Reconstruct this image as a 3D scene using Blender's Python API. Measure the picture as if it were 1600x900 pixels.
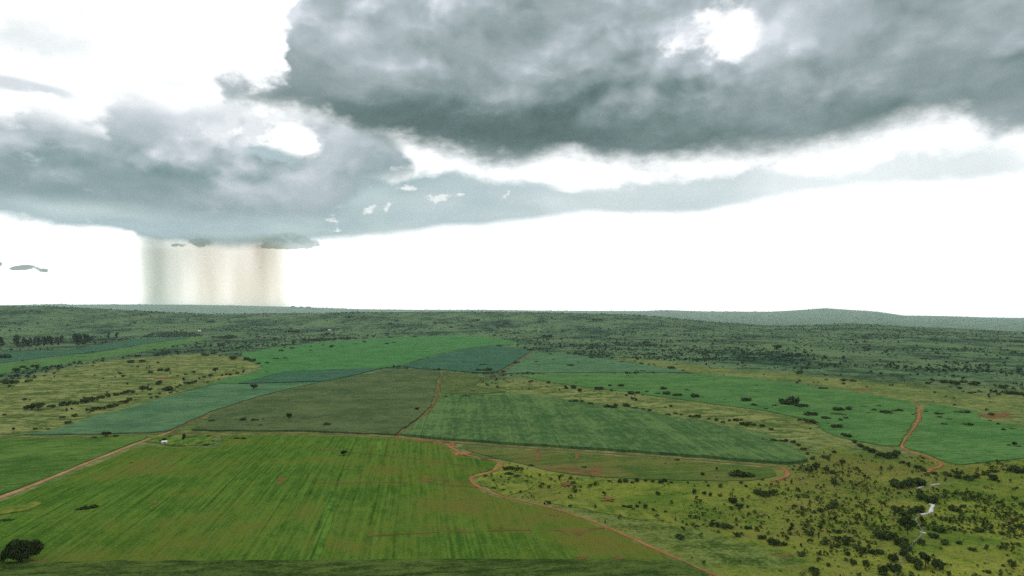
import bpy, bmesh, math, random
import numpy as np
from mathutils import Vector, geometry as mgeo

random.seed(7)
rng = np.random.default_rng(7)
C = bpy.context.scene.collection
sc = bpy.context.scene
for o in list(bpy.data.objects):
    bpy.data.objects.remove(o)

# ------------------------------------------------------------------ camera
FPX = 1142.0           # focal length in pixels of the 1600 px wide photograph
CAMH = 100.0           # drone height over the plain, metres
YH = 484.0             # row of the level horizon
PITCH = math.atan((YH - 450.0) / FPX)
cam_d = bpy.data.cameras.new('camera')
cam_d.sensor_width = 36.0
cam_d.lens = 36.0 * FPX / 1600.0
cam_d.clip_start = 0.5
cam_d.clip_end = 90000.0
cam = bpy.data.objects.new('camera', cam_d)
C.objects.link(cam)
cam.location = (0, 0, CAMH)
cam.rotation_euler = (math.pi / 2 + PITCH, 0, 0)
sc.camera = cam
sc.render.resolution_x, sc.render.resolution_y = 1024, 576


def ray(px, py):
    """unit direction in the world for a point of the photograph (used only to survey positions)"""
    a = (px - 800.0) / FPX
    b = (450.0 - py) / FPX
    v = Vector((a, math.cos(PITCH) - b * math.sin(PITCH), math.sin(PITCH) + b * math.cos(PITCH)))
    return v.normalized()


def azel(px, py):
    v = ray(px, py)
    return math.degrees(math.atan2(v.x, v.y)), math.degrees(math.asin(v.z))


# ------------------------------------------------------------------ light, exposure
SUN_AZ, SUN_EL = -14.0, 48.0          # degrees, azimuth measured from the view axis towards +x
sun_d = bpy.data.lights.new('sun', 'SUN')
sun_d.energy = 1.3
sun_d.angle = math.radians(14)
sun_d.color = (1.0, 0.955, 0.88)
sun = bpy.data.objects.new('sun', sun_d)
C.objects.link(sun)
sdir = Vector((math.sin(math.radians(SUN_AZ)) * math.cos(math.radians(SUN_EL)),
               math.cos(math.radians(SUN_AZ)) * math.cos(math.radians(SUN_EL)), math.sin(math.radians(SUN_EL))))
sun.rotation_euler = (-sdir).to_track_quat('-Z', 'Y').to_euler()
sun.location = (0, 0, 400)
vs = sc.view_settings
vs.view_transform = 'Standard'
vs.look = 'None'
vs.exposure = 0.0
vs.gamma = 1.0
vs.use_curve_mapping = False
sc.cycles.use_denoising = False
sc.cycles.use_adaptive_sampling = True
sc.cycles.adaptive_threshold = 0.012
sc.cycles.adaptive_min_samples = 12
sc.cycles.volume_bounces = 1
sc.cycles.max_bounces = 4
sc.cycles.diffuse_bounces = 2
sc.cycles.glossy_bounces = 1
sc.cycles.transparent_max_bounces = 16


# ------------------------------------------------------------------ node helpers
class G:
    """tiny expression builder on a node tree"""
    def __init__(s, nt):
        s.nt = nt

    def node(s, t, **kw):
        n = s.nt.nodes.new(t)
        for k, v in kw.items():
            setattr(n, k, v)
        return n

    def put(s, sock, v):
        if isinstance(v, X):
            v = v.s
        if isinstance(v, bpy.types.NodeSocket):
            s.nt.links.new(v, sock)
        else:
            sock.default_value = v

    def m(s, op, a, b=None, c=None, clamp=False):
        n = s.node('ShaderNodeMath', operation=op)
        n.use_clamp = clamp
        s.put(n.inputs[0], a)
        if b is not None:
            s.put(n.inputs[1], b)
        if c is not None:
            s.put(n.inputs[2], c)
        return X(s, n.outputs[0])

    def v(s, op, a, b=None, scale=None):
        n = s.node('ShaderNodeVectorMath', operation=op)
        s.put(n.inputs[0], a)
        if b is not None:
            s.put(n.inputs[1], b)
        if scale is not None:
            s.put(n.inputs['Scale'], scale)
        return X(s, n.outputs['Value'] if op in ('LENGTH', 'DOT_PRODUCT') else n.outputs[0])

    def xyz(s, x, y, z):
        n = s.node('ShaderNodeCombineXYZ')
        for i, q in enumerate((x, y, z)):
            s.put(n.inputs[i], q)
        return X(s, n.outputs[0])

    def sep(s, v):
        n = s.node('ShaderNodeSeparateXYZ')
        s.put(n.inputs[0], v)
        return [X(s, q) for q in n.outputs]

    def noise(s, vec, scale, detail=4, rough=0.5, color=False, lac=2.0, dist=0.0):
        n = s.node('ShaderNodeTexNoise')
        s.put(n.inputs['Vector'], vec)
        s.put(n.inputs['Scale'], scale)
        n.inputs['Detail'].default_value = detail
        n.inputs['Roughness'].default_value = rough
        n.inputs['Lacunarity'].default_value = lac
        n.inputs['Distortion'].default_value = dist
        return X(s, n.outputs[1] if color else n.outputs[0])

    def mix(s, f, a, b):
        n = s.node('ShaderNodeMix', data_type='RGBA')
        n.clamp_factor = True
        s.put(n.inputs[0], f)
        s.put(n.inputs[6], col4(a))
        s.put(n.inputs[7], col4(b))
        return X(s, n.outputs[2])

    def ss(s, x, a, b):
        """smoothstep"""
        n = s.node('ShaderNodeMapRange', interpolation_type='SMOOTHSTEP')
        s.put(n.inputs[0], x)
        s.put(n.inputs[1], a)
        s.put(n.inputs[2], b)
        return X(s, n.outputs[0])

    def curve(s, x, pts, lo, hi):
        """piecewise smooth curve: x in [lo,hi], values in pts, via a Float Curve node"""
        ys = [p[1] for p in pts]
        y0, y1 = min(ys) - 1e-6, max(ys) + 1e-6
        n = s.node('ShaderNodeFloatCurve')
        f = n.mapping
        f.extend = 'HORIZONTAL'
        c = f.curves[0]
        q = [((p[0] - lo) / (hi - lo), (p[1] - y0) / (y1 - y0)) for p in pts]
        q = [((0.0), q[0][1])] + [t for t in q if 0.0 < t[0] < 1.0] + [((1.0), q[-1][1])]
        c.points[0].location = q[0]
        c.points[1].location = q[-1]
        for t in q[1:-1]:
            c.points.new(t[0], t[1])
        for p in c.points:
            p.handle_type = 'AUTO_CLAMPED'
        f.update()
        n.inputs[0].default_value = 1.0
        xx = s.m('MULTIPLY_ADD', x, 1.0 / (hi - lo), -lo / (hi - lo), clamp=True)
        s.put(n.inputs[1], xx)
        return X(s, n.outputs[0]) * (y1 - y0) + y0

    def ramp(s, x, stops, interp='LINEAR'):
        n = s.node('ShaderNodeValToRGB')
        r = n.color_ramp
        r.interpolation = interp
        while len(r.elements) < len(stops):
            r.elements.new(0.5)
        for e, (p, c) in zip(r.elements, stops):
            e.position = p
            e.color = col4(c)
        s.put(n.inputs[0], x)
        return X(s, n.outputs[0])


def col4(c):
    return tuple(c) + (1.0,) if isinstance(c, (tuple, list)) and len(c) == 3 else c


class X:
    def __init__(s, g, sock):
        s.g, s.s = g, sock

    def __add__(s, o): return s.g.m('ADD', s, o)
    __radd__ = __add__
    def __mul__(s, o): return s.g.m('MULTIPLY', s, o)
    __rmul__ = __mul__
    def __sub__(s, o): return s.g.m('SUBTRACT', s, o)
    def __rsub__(s, o): return s.g.m('SUBTRACT', o, s)
    def __truediv__(s, o): return s.g.m('DIVIDE', s, o)
    def min(s, o): return s.g.m('MINIMUM', s, o)
    def max(s, o): return s.g.m('MAXIMUM', s, o)


def srgb(r, g, b):
    def f(u):
        u /= 255.0
        return u / 12.92 if u <= 0.04045 else ((u + 0.055) / 1.055) ** 2.4
    return (f(r), f(g), f(b))


# ------------------------------------------------------------------ world: Nishita sky under broken storm cloud
world = bpy.data.worlds.new('World')
sc.world = world
world.use_nodes = True
wt = world.node_tree
wt.nodes.clear()
g = G(wt)
out = g.node('ShaderNodeOutputWorld')
bg = g.node('ShaderNodeBackground')
wt.links.new(bg.outputs[0], out.inputs[0])
SKY_STRENGTH = 0.1
bg.inputs['Strength'].default_value = SKY_STRENGTH
sky = g.node('ShaderNodeTexSky', sky_type='NISHITA')
sky.sun_disc = False
sky.sun_elevation = math.radians(SUN_EL)
sky.sun_rotation = math.radians(SUN_AZ)
sky.altitude = 1200
sky.dust_density = 3.0
tc = g.node('ShaderNodeTexCoord')
D = X(g, tc.outputs['Generated'])
dx, dy, dz = g.sep(D)
az = g.m('ARCTAN2', dx, dy) * (180 / math.pi)
el = g.m('ARCSINE', dz) * (180 / math.pi)

# turbulent coordinates
P = g.xyz(dx, dy, dz * 1.7)
wv = g.v('SUBTRACT', g.noise(P, 4.0, 3, 0.5, color=True), (0.5, 0.5, 0.5))
P2 = g.v('ADD', P, g.v('SCALE', wv, scale=0.05))
P3 = g.v('ADD', P, g.v('SCALE', wv, scale=0.11))
fb = g.noise(P2, 9.0, 6, 0.52) - 0.5           # big billows
fs = g.noise(P2, 36.0, 4, 0.55) - 0.5          # fine cauliflower edge
fm = g.noise(P2, 110.0, 3, 0.6) - 0.5          # finest shreds
LO = (-0.006, 0.004, 0.030)                    # step towards the light
P4 = g.v('ADD', P2, LO)
r1 = fb - (g.noise(P4, 9.0, 5, 0.5) - 0.5)
PF = g.xyz(dx, dy, dz * 3.4)
fl = g.noise(g.v('ADD', PF, g.v('SCALE', wv, scale=0.07)), 7.0, 4, 0.5) - 0.5    # flat streaky layer structure
wx_, wy_, wz_ = g.sep(wv)
az0, el0 = az, el
az = az + wx_ * 4.5 + fb * 3.4 + fs * 1.2
el = el + wz_ * 0.9 + fs * 0.25
AE = g.xyz(az, el, 0.0)


def billow(vec):
    """rounded cauliflower heads: inverted cell distance over bearing and elevation"""
    n = g.node('ShaderNodeTexVoronoi', voronoi_dimensions='2D', feature='SMOOTH_F1')
    g.put(n.inputs['Vector'], vec)
    n.inputs['Scale'].default_value = 0.17
    n.inputs['Detail'].default_value = 2.2
    n.inputs['Roughness'].default_value = 0.42
    n.inputs['Lacunarity'].default_value = 2.3
    n.inputs['Smoothness'].default_value = 0.18
    n.normalize = True
    return X(g, n.outputs['Distance'])


AW = g.xyz(az0 + wx_ * 5.0 + fs * 0.8, (el0 + wz_ * 3.0 + fs * 0.8) * 1.3, 0.0)
b1 = billow(AW)
b2 = billow(g.v('ADD', AW, (-0.5, 1.5, 0.0)))
puff = (b2 - b1) * (g.ss(fb + fl * 0.6, -0.16, 0.14) * 1.1 + 0.25)                    # faces turned up to the light are bright
crease = b1 - 0.35


def crv(pts, kind=1, end=None):
    """list of photo points -> curve over azimuth; the ends run out to the common value 'end'"""
    q = []
    for p in pts:
        a, e = azel(p[0], p[1])
        q.append((a, e))
    q.sort()
    if end is not None:
        q = [(-59.0, end)] + q + [(59.0, end)]
    return g.curve(az, q, -60.0, 60.0)


def wcrv(pts):
    """(photo x, value) weights over azimuth"""
    q = sorted((azel(p[0], 300)[0], p[1]) for p in pts)
    return g.curve(az, q, -60.0, 60.0)


def blob(px, py, rx, ry, amp, rot=0.0):
    """soft lump of cloud at a bearing and elevation"""
    a, e = azel(px, py)
    sx = math.degrees(rx / FPX) * math.cos(math.radians(a)) ** 2
    sy = math.degrees(ry / FPX) * math.cos(math.radians(a))
    d = g.v('SUBTRACT', AE, (a, e, 0))
    if rot:
        n = g.node('ShaderNodeVectorRotate', rotation_type='Z_AXIS')
        g.put(n.inputs['Vector'], d)
        n.inputs['Angle'].default_value = math.radians(rot)
        d = X(g, n.outputs[0])
    d = g.v('MULTIPLY', d, (1 / sx, 1 / sy, 0))
    q = g.v('DOT_PRODUCT', d, d)
    return g.m('POWER', math.e, q * -1.0) * amp


def blobs(lst):
    t = None
    for b in lst:
        x = blob(*b)
        t = x if t is None else t + x
    return t


WHITE = 1.30
skyc = g.v('SCALE', X(g, sky.outputs[0]), scale=SKY_STRENGTH)
veil = g.mix(0.86, skyc, (WHITE * 1.0, WHITE * 1.0, WHITE * 0.985))
veil = g.v('SCALE', veil, scale=g.m('POWER', math.e, g.m('ABSOLUTE', el0) * -0.25) * 0.6 + 1.0)     # the sky brightens to the horizon
col = veil

# --- layer C: pale far sheet of cloud
bC = crv([(-200, 335), (0, 343), (50, 354), (130, 364), (195, 369), (222, 381), (330, 388), (440, 385), (485, 378), (560, 375), (640, 372),
          (700, 361), (760, 357), (820, 352), (870, 343), (950, 337), (1050, 335), (1150, 325), (1250, 310), (1400, 292),
          (1600, 280), (1800, 270)], end=6.0)
tC = crv([(-200, 200), (0, 200), (540, 230), (590, 268), (640, 262), (690, 258), (740, 272), (800, 276), (870, 286), (1000, 280), (1100, 264), (1200, 256),
          (1300, 258), (1400, 245), (1480, 226), (1600, 228), (1800, 225)], end=12.0)
wC = wcrv([(-900, 0.5), (0, 0.92), (560, 0.95), (700, 0.9), (820, 0.84), (950, 0.72), (1100, 0.72), (1200, 0.60), (1350, 0.46), (1500, 0.52),
           (1700, 0.3), (2600, 0.5)])
dC = (el - bC + fl * 0.7 + fs * 0.35).min((tC - el) * 0.7 + fb * 2.6 + fs * 0.7)
aC = g.ss(dC, -0.18, 0.65) * wC * (fl * 0.9 + 1.0)
cC = g.mix(g.m('MULTIPLY_ADD', fl + fb * 0.5, 1.5, 0.5), srgb(146, 174, 175), srgb(188, 206, 212))
col = g.mix(aC, col, cC)
# bright scraps of cumulus low over the sheet
scr = blobs([(683, 312, 17, 8, 1.0), (711, 306, 8, 6, 0.9), (580, 326, 15, 8, 0.95), (617, 322, 7, 9, 0.8), (638, 297, 16, 6, 0.9),
             (797, 305, 6, 6, 0.8), (530, 356, 14, 5, 0.75), (520, 340, 18, 7, 0.7)])
col = g.mix(g.ss(scr + fm * 2.4 + fs * 0.8, 0.42, 0.98), col, srgb(238, 243, 243))

# --- layer B: rain cloud on the left
bB = crv([(-200, 300), (0, 312), (60, 320), (130, 328), (200, 336), (270, 341), (350, 345), (450, 346), (520, 342), (552, 320), (580, 296),
          (640, 282), (690, 250)], end=8.0)
tB = crv([(-200, 170), (0, 168), (60, 165), (90, 176), (150, 160), (200, 148), (260, 152), (300, 146), (360, 160), (400, 172), (480, 176), (560, 180),
          (620, 205), (650, 250), (690, 290), (760, 330)], end=4.0)
hole = blobs([(458, 218, 54, 36, 1.1), (470, 232, 34, 22, 0.35), (640, 268, 30, 10, 0.4)])
dB = (el - bB + fl * 0.8 + fs * 0.3).min((tB - el) + fb * 2.6 + fs * 0.9 - crease * 3.0)
aB = g.ss(dB, -0.5, 1.3) * (1.0 - g.ss(hole + fb * 1.5 + fs * 1.3 + fm * 0.4, 0.30, 0.95))
sB = g.ss(el - bB, -1.0, 8.5) * 0.42 + r1 * 0.35 + fb * 0.20 + fs * 0.08 + fm * 0.04 + fl * 0.20 + puff * 1.6 * g.ss(el - bB, 0.5, 4.0) + 0.28 + (1.0 - g.ss(tB - el, -0.5, 3.5)) * 0.28 + hole * 0.06 + blobs(
    [(480, 300, 110, 40, 0.26), (420, 250, 90, 60, 0.10), (200, 250, 120, 45, -0.08), (90, 312, 70, 16, -0.20), (560, 245, 60, 30, 0.02), (30, 250, 80, 25, -0.12),
     (320, 215, 90, 40, 0.08)])
RB = [(0.0, srgb(112, 139, 142)), (0.32, srgb(144, 165, 168)), (0.62, srgb(182, 195, 200)), (0.86, srgb(212, 220, 226)), (1.0, srgb(232, 237, 241))]
col = g.mix(aB, col, g.ramp(sB, RB))
# lilac-grey scrap above it, and small dark shreds low on the left
sh = blobs([(45, 133, 75, 17, 1.0, 8), (-60, 120, 60, 25, 1.0)])
col = g.mix(g.ss(sh + fb * 1.1 + fs * 0.5, 0.45, 1.0) * 0.8, col, srgb(200, 210, 217))
wisp = blobs([(60, 60, 130, 40, 0.9), (180, 20, 160, 30, 0.5), (300, 135, 90, 22, 0.6), (1330, 320, 160, 22, 0.5), (1550, 270, 120, 26, 0.6)])
col = g.mix(g.ss(wisp + fb * 1.4 + fs * 0.5, 0.2, 1.1) * 0.8, col, srgb(226, 233, 234))
lw = blobs([(442, 371, 34, 13, 1.0), (462, 381, 30, 7, 0.8), (318, 379, 28, 10, 1.0), (420, 384, 22, 5, 0.9), (283, 384, 12, 4, 0.8)])
col = g.mix(g.ss(lw + fs * 1.3 + fm * 0.8, 0.42, 0.75) * 0.72, col, g.mix(g.ss(fs * 2.0 + fm * 2.0 + (el - 5.5) * 0.35, -0.6, 0.6), srgb(138, 163, 158), srgb(176, 193, 190)))
lo = blobs([(36, 419, 17, 4.5, 1.0, -10), (60, 425, 12, 5, 1.0), (-2, 414, 8, 4, 1.0), (437, 438, 5, 1.5, 0.6)])
col = g.mix(g.ss(lo + fs * 1.0 + fm * 0.8, 0.34, 0.68) * 0.9, col, srgb(128, 148, 138))

# --- layer A: the great dark cloud
bA = crv([(330, 120), (350, 150), (375, 174), (420, 184), (500, 190), (545, 208), (600, 230), (700, 250), (760, 262), (815, 273), (850, 262), (900, 254),
          (960, 262), (1040, 265), (1120, 265), (1200, 256), (1260, 247), (1320, 236), (1380, 219), (1430, 206), (1490, 206), (1540, 219),
          (1600, 224), (1800, 215)], end=22.0)
tA = crv([(-300, 300), (300, 300), (328, 200), (342, 122), (380, 118), (425, 106), (440, 97), (450, 74), (460, 40), (474, -10), (500, -100), (560, -250), (700, -420), (1600, -420), (1900, -420)], end=9.0)
holeA = blobs([(1120, 30, 72, 44, 0.9, 14), (1165, 60, 36, 32, 0.75), (1058, 72, 34, 18, 0.45, 14)])
dA = ((el - bA) * 0.72 + fl * 1.5 + fb * 1.2 + fs * 0.7 + fm * 0.3).min((tA - el) * 0.55 + fb * 2.2 + fs * 1.3 + fm * 1.0 - crease * 3.0)
aA = g.ss(dA, -0.35, 1.35) * (1.0 - g.ss(holeA + fb * 1.3 + fs * 0.9 + fm * 0.3, 0.42, 1.05))
sA = 0.37 + g.ss(el - bA, 0.5, 10.0) * 0.24 + r1 * 0.35 + fb * 0.22 + fs * 0.09 + fm * 0.05 + fl * 0.16 + puff * 1.15 * g.ss(el - bA, 1.5, 6.0) + (1.0 - g.ss((tA - el) * 0.8, 0.0, 2.6)) * 0.30 + holeA * 0.16 + (
    1.0 - g.ss(el - bA, 0.0, 1.1)) * 0.10 + blobs(
    [(555, 70, 75, 55, 0.30), (700, 258, 70, 10, 0.22), (820, 262, 60, 10, 0.16), (700, 55, 60, 35, 0.06), (760, 200, 240, 42, -0.26), (930, 160, 170, 32, -0.16), (600, 165, 130, 32, -0.15), (1020, 222, 180, 24, -0.10),
     (1130, 60, 120, 60, 0.20), (1250, 35, 110, 50, 0.14), (1500, 215, 130, 34, 0.16), (1430, 90, 120, 40, 0.06), (1360, 175, 90, 26, -0.07), (475, 40, 30, 60, 0.12),
     (430, 128, 50, 16, 0.10), (880, 60, 110, 45, -0.06)])
RA = [(0.0, srgb(86, 106, 106)), (0.2, srgb(106, 127, 127)), (0.45, srgb(144, 160, 162)), (0.68, srgb(174, 187, 192)), (0.88, srgb(204, 213, 221)), (1.0, srgb(222, 229, 236))]
colA = g.ramp(sA, RA)
col = g.mix(aA, col, colA)

# --- elsewhere overhead and behind: broken cloud of the same kind
up = g.ss(el0, 30.0, 42.0).max(g.ss(g.m('ABSOLUTE', az0), 50.0, 64.0))
fo = g.noise(P3, 3.2, 5, 0.55) - 0.5
oth = g.mix(g.ss(fo + fl * 0.2, -0.06, 0.07), veil, g.ramp(r1 * 2.8 + 0.55 - fo * 1.2, RA))
col = g.mix(up, col, oth)
fin = g.v('SCALE', col, scale=1.0 / SKY_STRENGTH)
wt.links.new(fin.s, bg.inputs['Color'])
world.cycles.sampling_method = 'MANUAL'
world.cycles.sample_map_resolution = 512
# ------------------------------------------------------------------ terrain height
def _hash(ix, iy, seed):
    h = (ix.astype(np.int64) * 374761393 + iy.astype(np.int64) * 668265263 + seed * 1442695041) & 0xFFFFFFFF
    h = ((h ^ (h >> 13)) * 1274126177) & 0xFFFFFFFF
    h = h ^ (h >> 16)
    return (h & 0xFFFFFF) / float(0xFFFFFF)


def vnoise(x, y, seed=0):
    x0, y0 = np.floor(x), np.floor(y)
    fx, fy = x - x0, y - y0
    fx = fx * fx * (3 - 2 * fx)
    fy = fy * fy * (3 - 2 * fy)
    a, b = _hash(x0, y0, seed), _hash(x0 + 1, y0, seed)
    c, d = _hash(x0, y0 + 1, seed), _hash(x0 + 1, y0 + 1, seed)
    return (a + (b - a) * fx) * (1 - fy) + (c + (d - c) * fx) * fy


def fbm(x, y, seed=0, n=4):
    s, a, t = 0.0, 1.0, 0.0
    for i in range(n):
        s = s + a * vnoise(x * 2 ** i + 17.3 * i, y * 2 ** i - 9.1 * i, seed + i)
        t += a
        a *= 0.5
    return s / t


def sstep(a, b, x):
    t = np.clip((x - a) / (b - a), 0, 1)
    return t * t * (3 - 2 * t)


R2, RV, RF, REND = 4700.0, 16500.0, 29000.0, 33000.0
# skyline of the far ridge and crest of the nearer rise, surveyed as photo points and turned into heights per bearing
SKYLINE = [(-700, 478), (-200, 478), (0, 477), (50, 476), (95, 475), (112, 476), (180, 475.5), (290, 476), (400, 478), (480, 480), (560, 483), (650, 484), (750, 484),
           (870, 485.5), (1000, 486), (1040, 484.5), (1100, 486.5), (1200, 487), (1240, 485), (1290, 481.5), (1335, 484.5), (1372, 487), (1412, 493),
           (1480, 494), (1540, 496), (1600, 497), (1800, 499), (2300, 498)]
CREST = [(-700, 481), (0, 479.5), (80, 480), (160, 483), (250, 487), (330, 490.5), (400, 490), (500, 489), (600, 487.5), (700, 487), (800, 488), (900, 490),
         (1000, 493), (1050, 498), (1110, 505), (1200, 512), (1260, 511.5), (1320, 509.5), (1400, 512.5), (1500, 519), (1600, 523), (1800, 527), (2300, 520)]


def heights(pts, R):
    a, z = [], []
    for x, y in pts:
        v = ray(x, y)
        a.append(math.atan2(v.x, v.y))
        z.append(CAMH + v.z / math.hypot(v.x, v.y) * R)
    return np.array(a), np.array(z)


SK_A, SK_Z = heights(SKYLINE, RF)
CR_A, CR_Z = heights(CREST, R2)


def H(x, y):
    x, y = np.asarray(x, float), np.asarray(y, float)
    d = np.hypot(x, y)
    a = np.arctan2(x, y)
    zf = np.interp(a, SK_A, SK_Z)
    zc = np.interp(a, CR_A, CR_Z)
    zv = np.minimum(zf, zc) * 0.5 - 150.0
    h = zc * sstep(2900, R2, d) * (1 - sstep(R2, 11000, d)) + zv * sstep(R2, 11000, d) * (1 - sstep(RV, RF, d))
    h = h + zf * sstep(RV, RF, d) - 70 * sstep(RF, REND, d)
    amp = 1.6 + 5.0 * sstep(1500, 3500, d) + 10.0 * sstep(3500, 6500, d)
    crest = np.exp(-((d - RF) / 2600.0) ** 2) * 0.95
    h = h + (fbm(x / 520, y / 520, 3) - 0.5) * 2 * amp * (1 - crest)
    h = h + (fbm(x / 90, y / 90, 11, 3) - 0.5) * (0.4 + 5.0 * sstep(2500, 6000, d)) * (1 - 0.6 * crest)
    return h


_dd = np.concatenate([np.arange(150, 3000, 4.0), np.arange(3000, 32500, 20.0)])


def hit(px, py):
    """where the sight line through a photo point meets the terrain"""
    v = ray(px, py)
    hv = math.hypot(v.x, v.y)
    ux, uy, s = v.x / hv, v.y / hv, v.z / hv
    z = CAMH + s * _dd
    below = z < H(ux * _dd, uy * _dd)
    i = int(np.argmax(below)) if below.any() else int(np.argmin(z - H(ux * _dd, uy * _dd)))
    d = _dd[i]
    if i > 0 and below.any():
        d = _dd[i - 1]
        dl, dh = _dd[i - 1], _dd[i]
        for _ in range(12):
            m_ = 0.5 * (dl + dh)
            if CAMH + s * m_ < float(H(ux * m_, uy * m_)):
                dh = m_
            else:
                dl = m_
        d = 0.5 * (dl + dh)
    return ux * d, uy * d


def poly(pts):
    return np.array([hit(x, y) for x, y in pts])


def inside(P, x, y):
    r = np.zeros(x.shape, bool)
    n = len(P)
    for i in range(n):
        x0, y0 = P[i]
        x1, y1 = P[(i + 1) % n]
        c = ((y0 > y) != (y1 > y))
        with np.errstate(divide='ignore', invalid='ignore'):
            t = (x1 - x0) * (y - y0) / (y1 - y0 + 1e-12) + x0
        r ^= c & (x < t)
    return r


def sdist(P, x, y):
    """signed distance, positive inside"""
    m_ = np.full(x.shape, 1e18)
    n = len(P)
    for i in range(n):
        ax, ay = P[i]
        bx_, by_ = P[(i + 1) % n]
        ex, ey = bx_ - ax, by_ - ay
        t = np.clip(((x - ax) * ex + (y - ay) * ey) / (ex * ex + ey * ey + 1e-9), 0, 1)
        m_ = np.minimum(m_, (x - ax - t * ex) ** 2 + (y - ay - t * ey) ** 2)
    m_ = np.sqrt(m_)
    return np.where(inside(P, x, y), m_, -m_)


# ------------------------------------------------------------------ object helpers
def put(name, me, mat, parent=None, label=None, cat=None, group=None, kind=None):
    o = bpy.data.objects.new(name, me)
    C.objects.link(o)
    if mat is not None and me is not None and not me.materials:
        me.materials.append(mat)
    o.parent = parent
    if label:
        o['label'] = label
    if cat:
        o['category'] = cat
    if group:
        o['group'] = group
    if kind:
        o['kind'] = kind
    return o


def np_mesh(name, V, F, smooth=False):
    """V (n,3), F (m,k) with constant k"""
    V = np.asarray(V, np.float32)
    F = np.asarray(F, np.int32)
    me = bpy.data.meshes.new(name)
    me.vertices.add(len(V))
    me.vertices.foreach_set('co', V.ravel())
    k = F.shape[1]
    me.loops.add(F.size)
    me.loops.foreach_set('vertex_index', F.ravel())
    me.polygons.add(len(F))
    me.polygons.foreach_set('loop_start', np.arange(len(F), dtype=np.int32) * k)
    me.polygons.foreach_set('use_smooth', np.full(len(F), smooth))
    me.update(calc_edges=True)
    me.validate()
    return me


def mat_new(name):
    m_ = bpy.data.materials.new(name)
    m_.use_nodes = True
    nt = m_.node_tree
    nt.nodes.clear()
    gg = G(nt)
    o = gg.node('ShaderNodeOutputMaterial')
    b = gg.node('ShaderNodeBsdfPrincipled')
    b.inputs['Roughness'].default_value = 0.9
    b.inputs['Specular IOR Level'].default_value = 0.0
    nt.links.new(b.outputs[0], o.inputs[0])
    return m_, gg, b


def bump(gg, b, h, strength=0.5, dist=0.3):
    n = gg.node('ShaderNodeBump')
    n.inputs['Strength'].default_value = strength
    n.inputs['Distance'].default_value = dist
    gg.put(n.inputs['Height'], h)
    gg.nt.links.new(n.outputs[0], b.inputs['Normal'])


# ------------------------------------------------------------------ zones of the open land (surveyed outlines)
Z_DRY = [poly(p) for p in (
    [(-150, 612), (0, 596), (80, 580), (150, 565), (220, 559), (300, 553), (400, 560), (420, 573), (395, 583), (310, 600), (240, 618), (190, 632), (150, 648),
     (85, 673), (30, 681), (-150, 688)],
    [(752, 604), (790, 598), (850, 603), (950, 613), (1000, 621), (1100, 636), (1200, 649), (1262, 667), (1292, 692), (1250, 692), (1180, 668), (1100, 655),
     (1000, 639), (900, 626), (800, 613)],
)]
Z_OLIVE = [poly(p) for p in (
    [(1262, 665), (1330, 690), (1400, 712), (1450, 742), (1480, 760), (1400, 748), (1310, 722), (1240, 700)],
    [(950, 556), (1050, 566), (1150, 578), (1250, 584), (1400, 598), (1500, 612), (1700, 630), (1700, 675), (1600, 662), (1530, 642), (1450, 628), (1350, 613), (1200, 592), (1080, 583)],
    [(-150, 690), (0, 684), (60, 665), (120, 640), (60, 632), (0, 640), (-150, 650)],
)]
Z_LUSH = [poly(p) for p in (
    [(735, 748), (785, 722), (850, 733), (960, 745), (1180, 750), (1255, 725), (1300, 700), (1400, 720), (1600, 690), (1900, 690), (2100, 960), (1150, 960), (1120, 896),
     (1000, 846), (900, 803), (800, 780)],
)]
Z_TALL = [poly(p) for p in (
    [(895, 800), (930, 800), (1000, 812), (1100, 830), (1190, 852), (1260, 872), (1230, 886), (1100, 878), (1040, 856), (950, 822)],
)]


def zone(ps, x, y, soft):
    r = np.zeros(x.shape)
    for p in ps:
        r = np.maximum(r, sstep(-1, 1, sdist(p, x, y) / soft))
    return r


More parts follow.
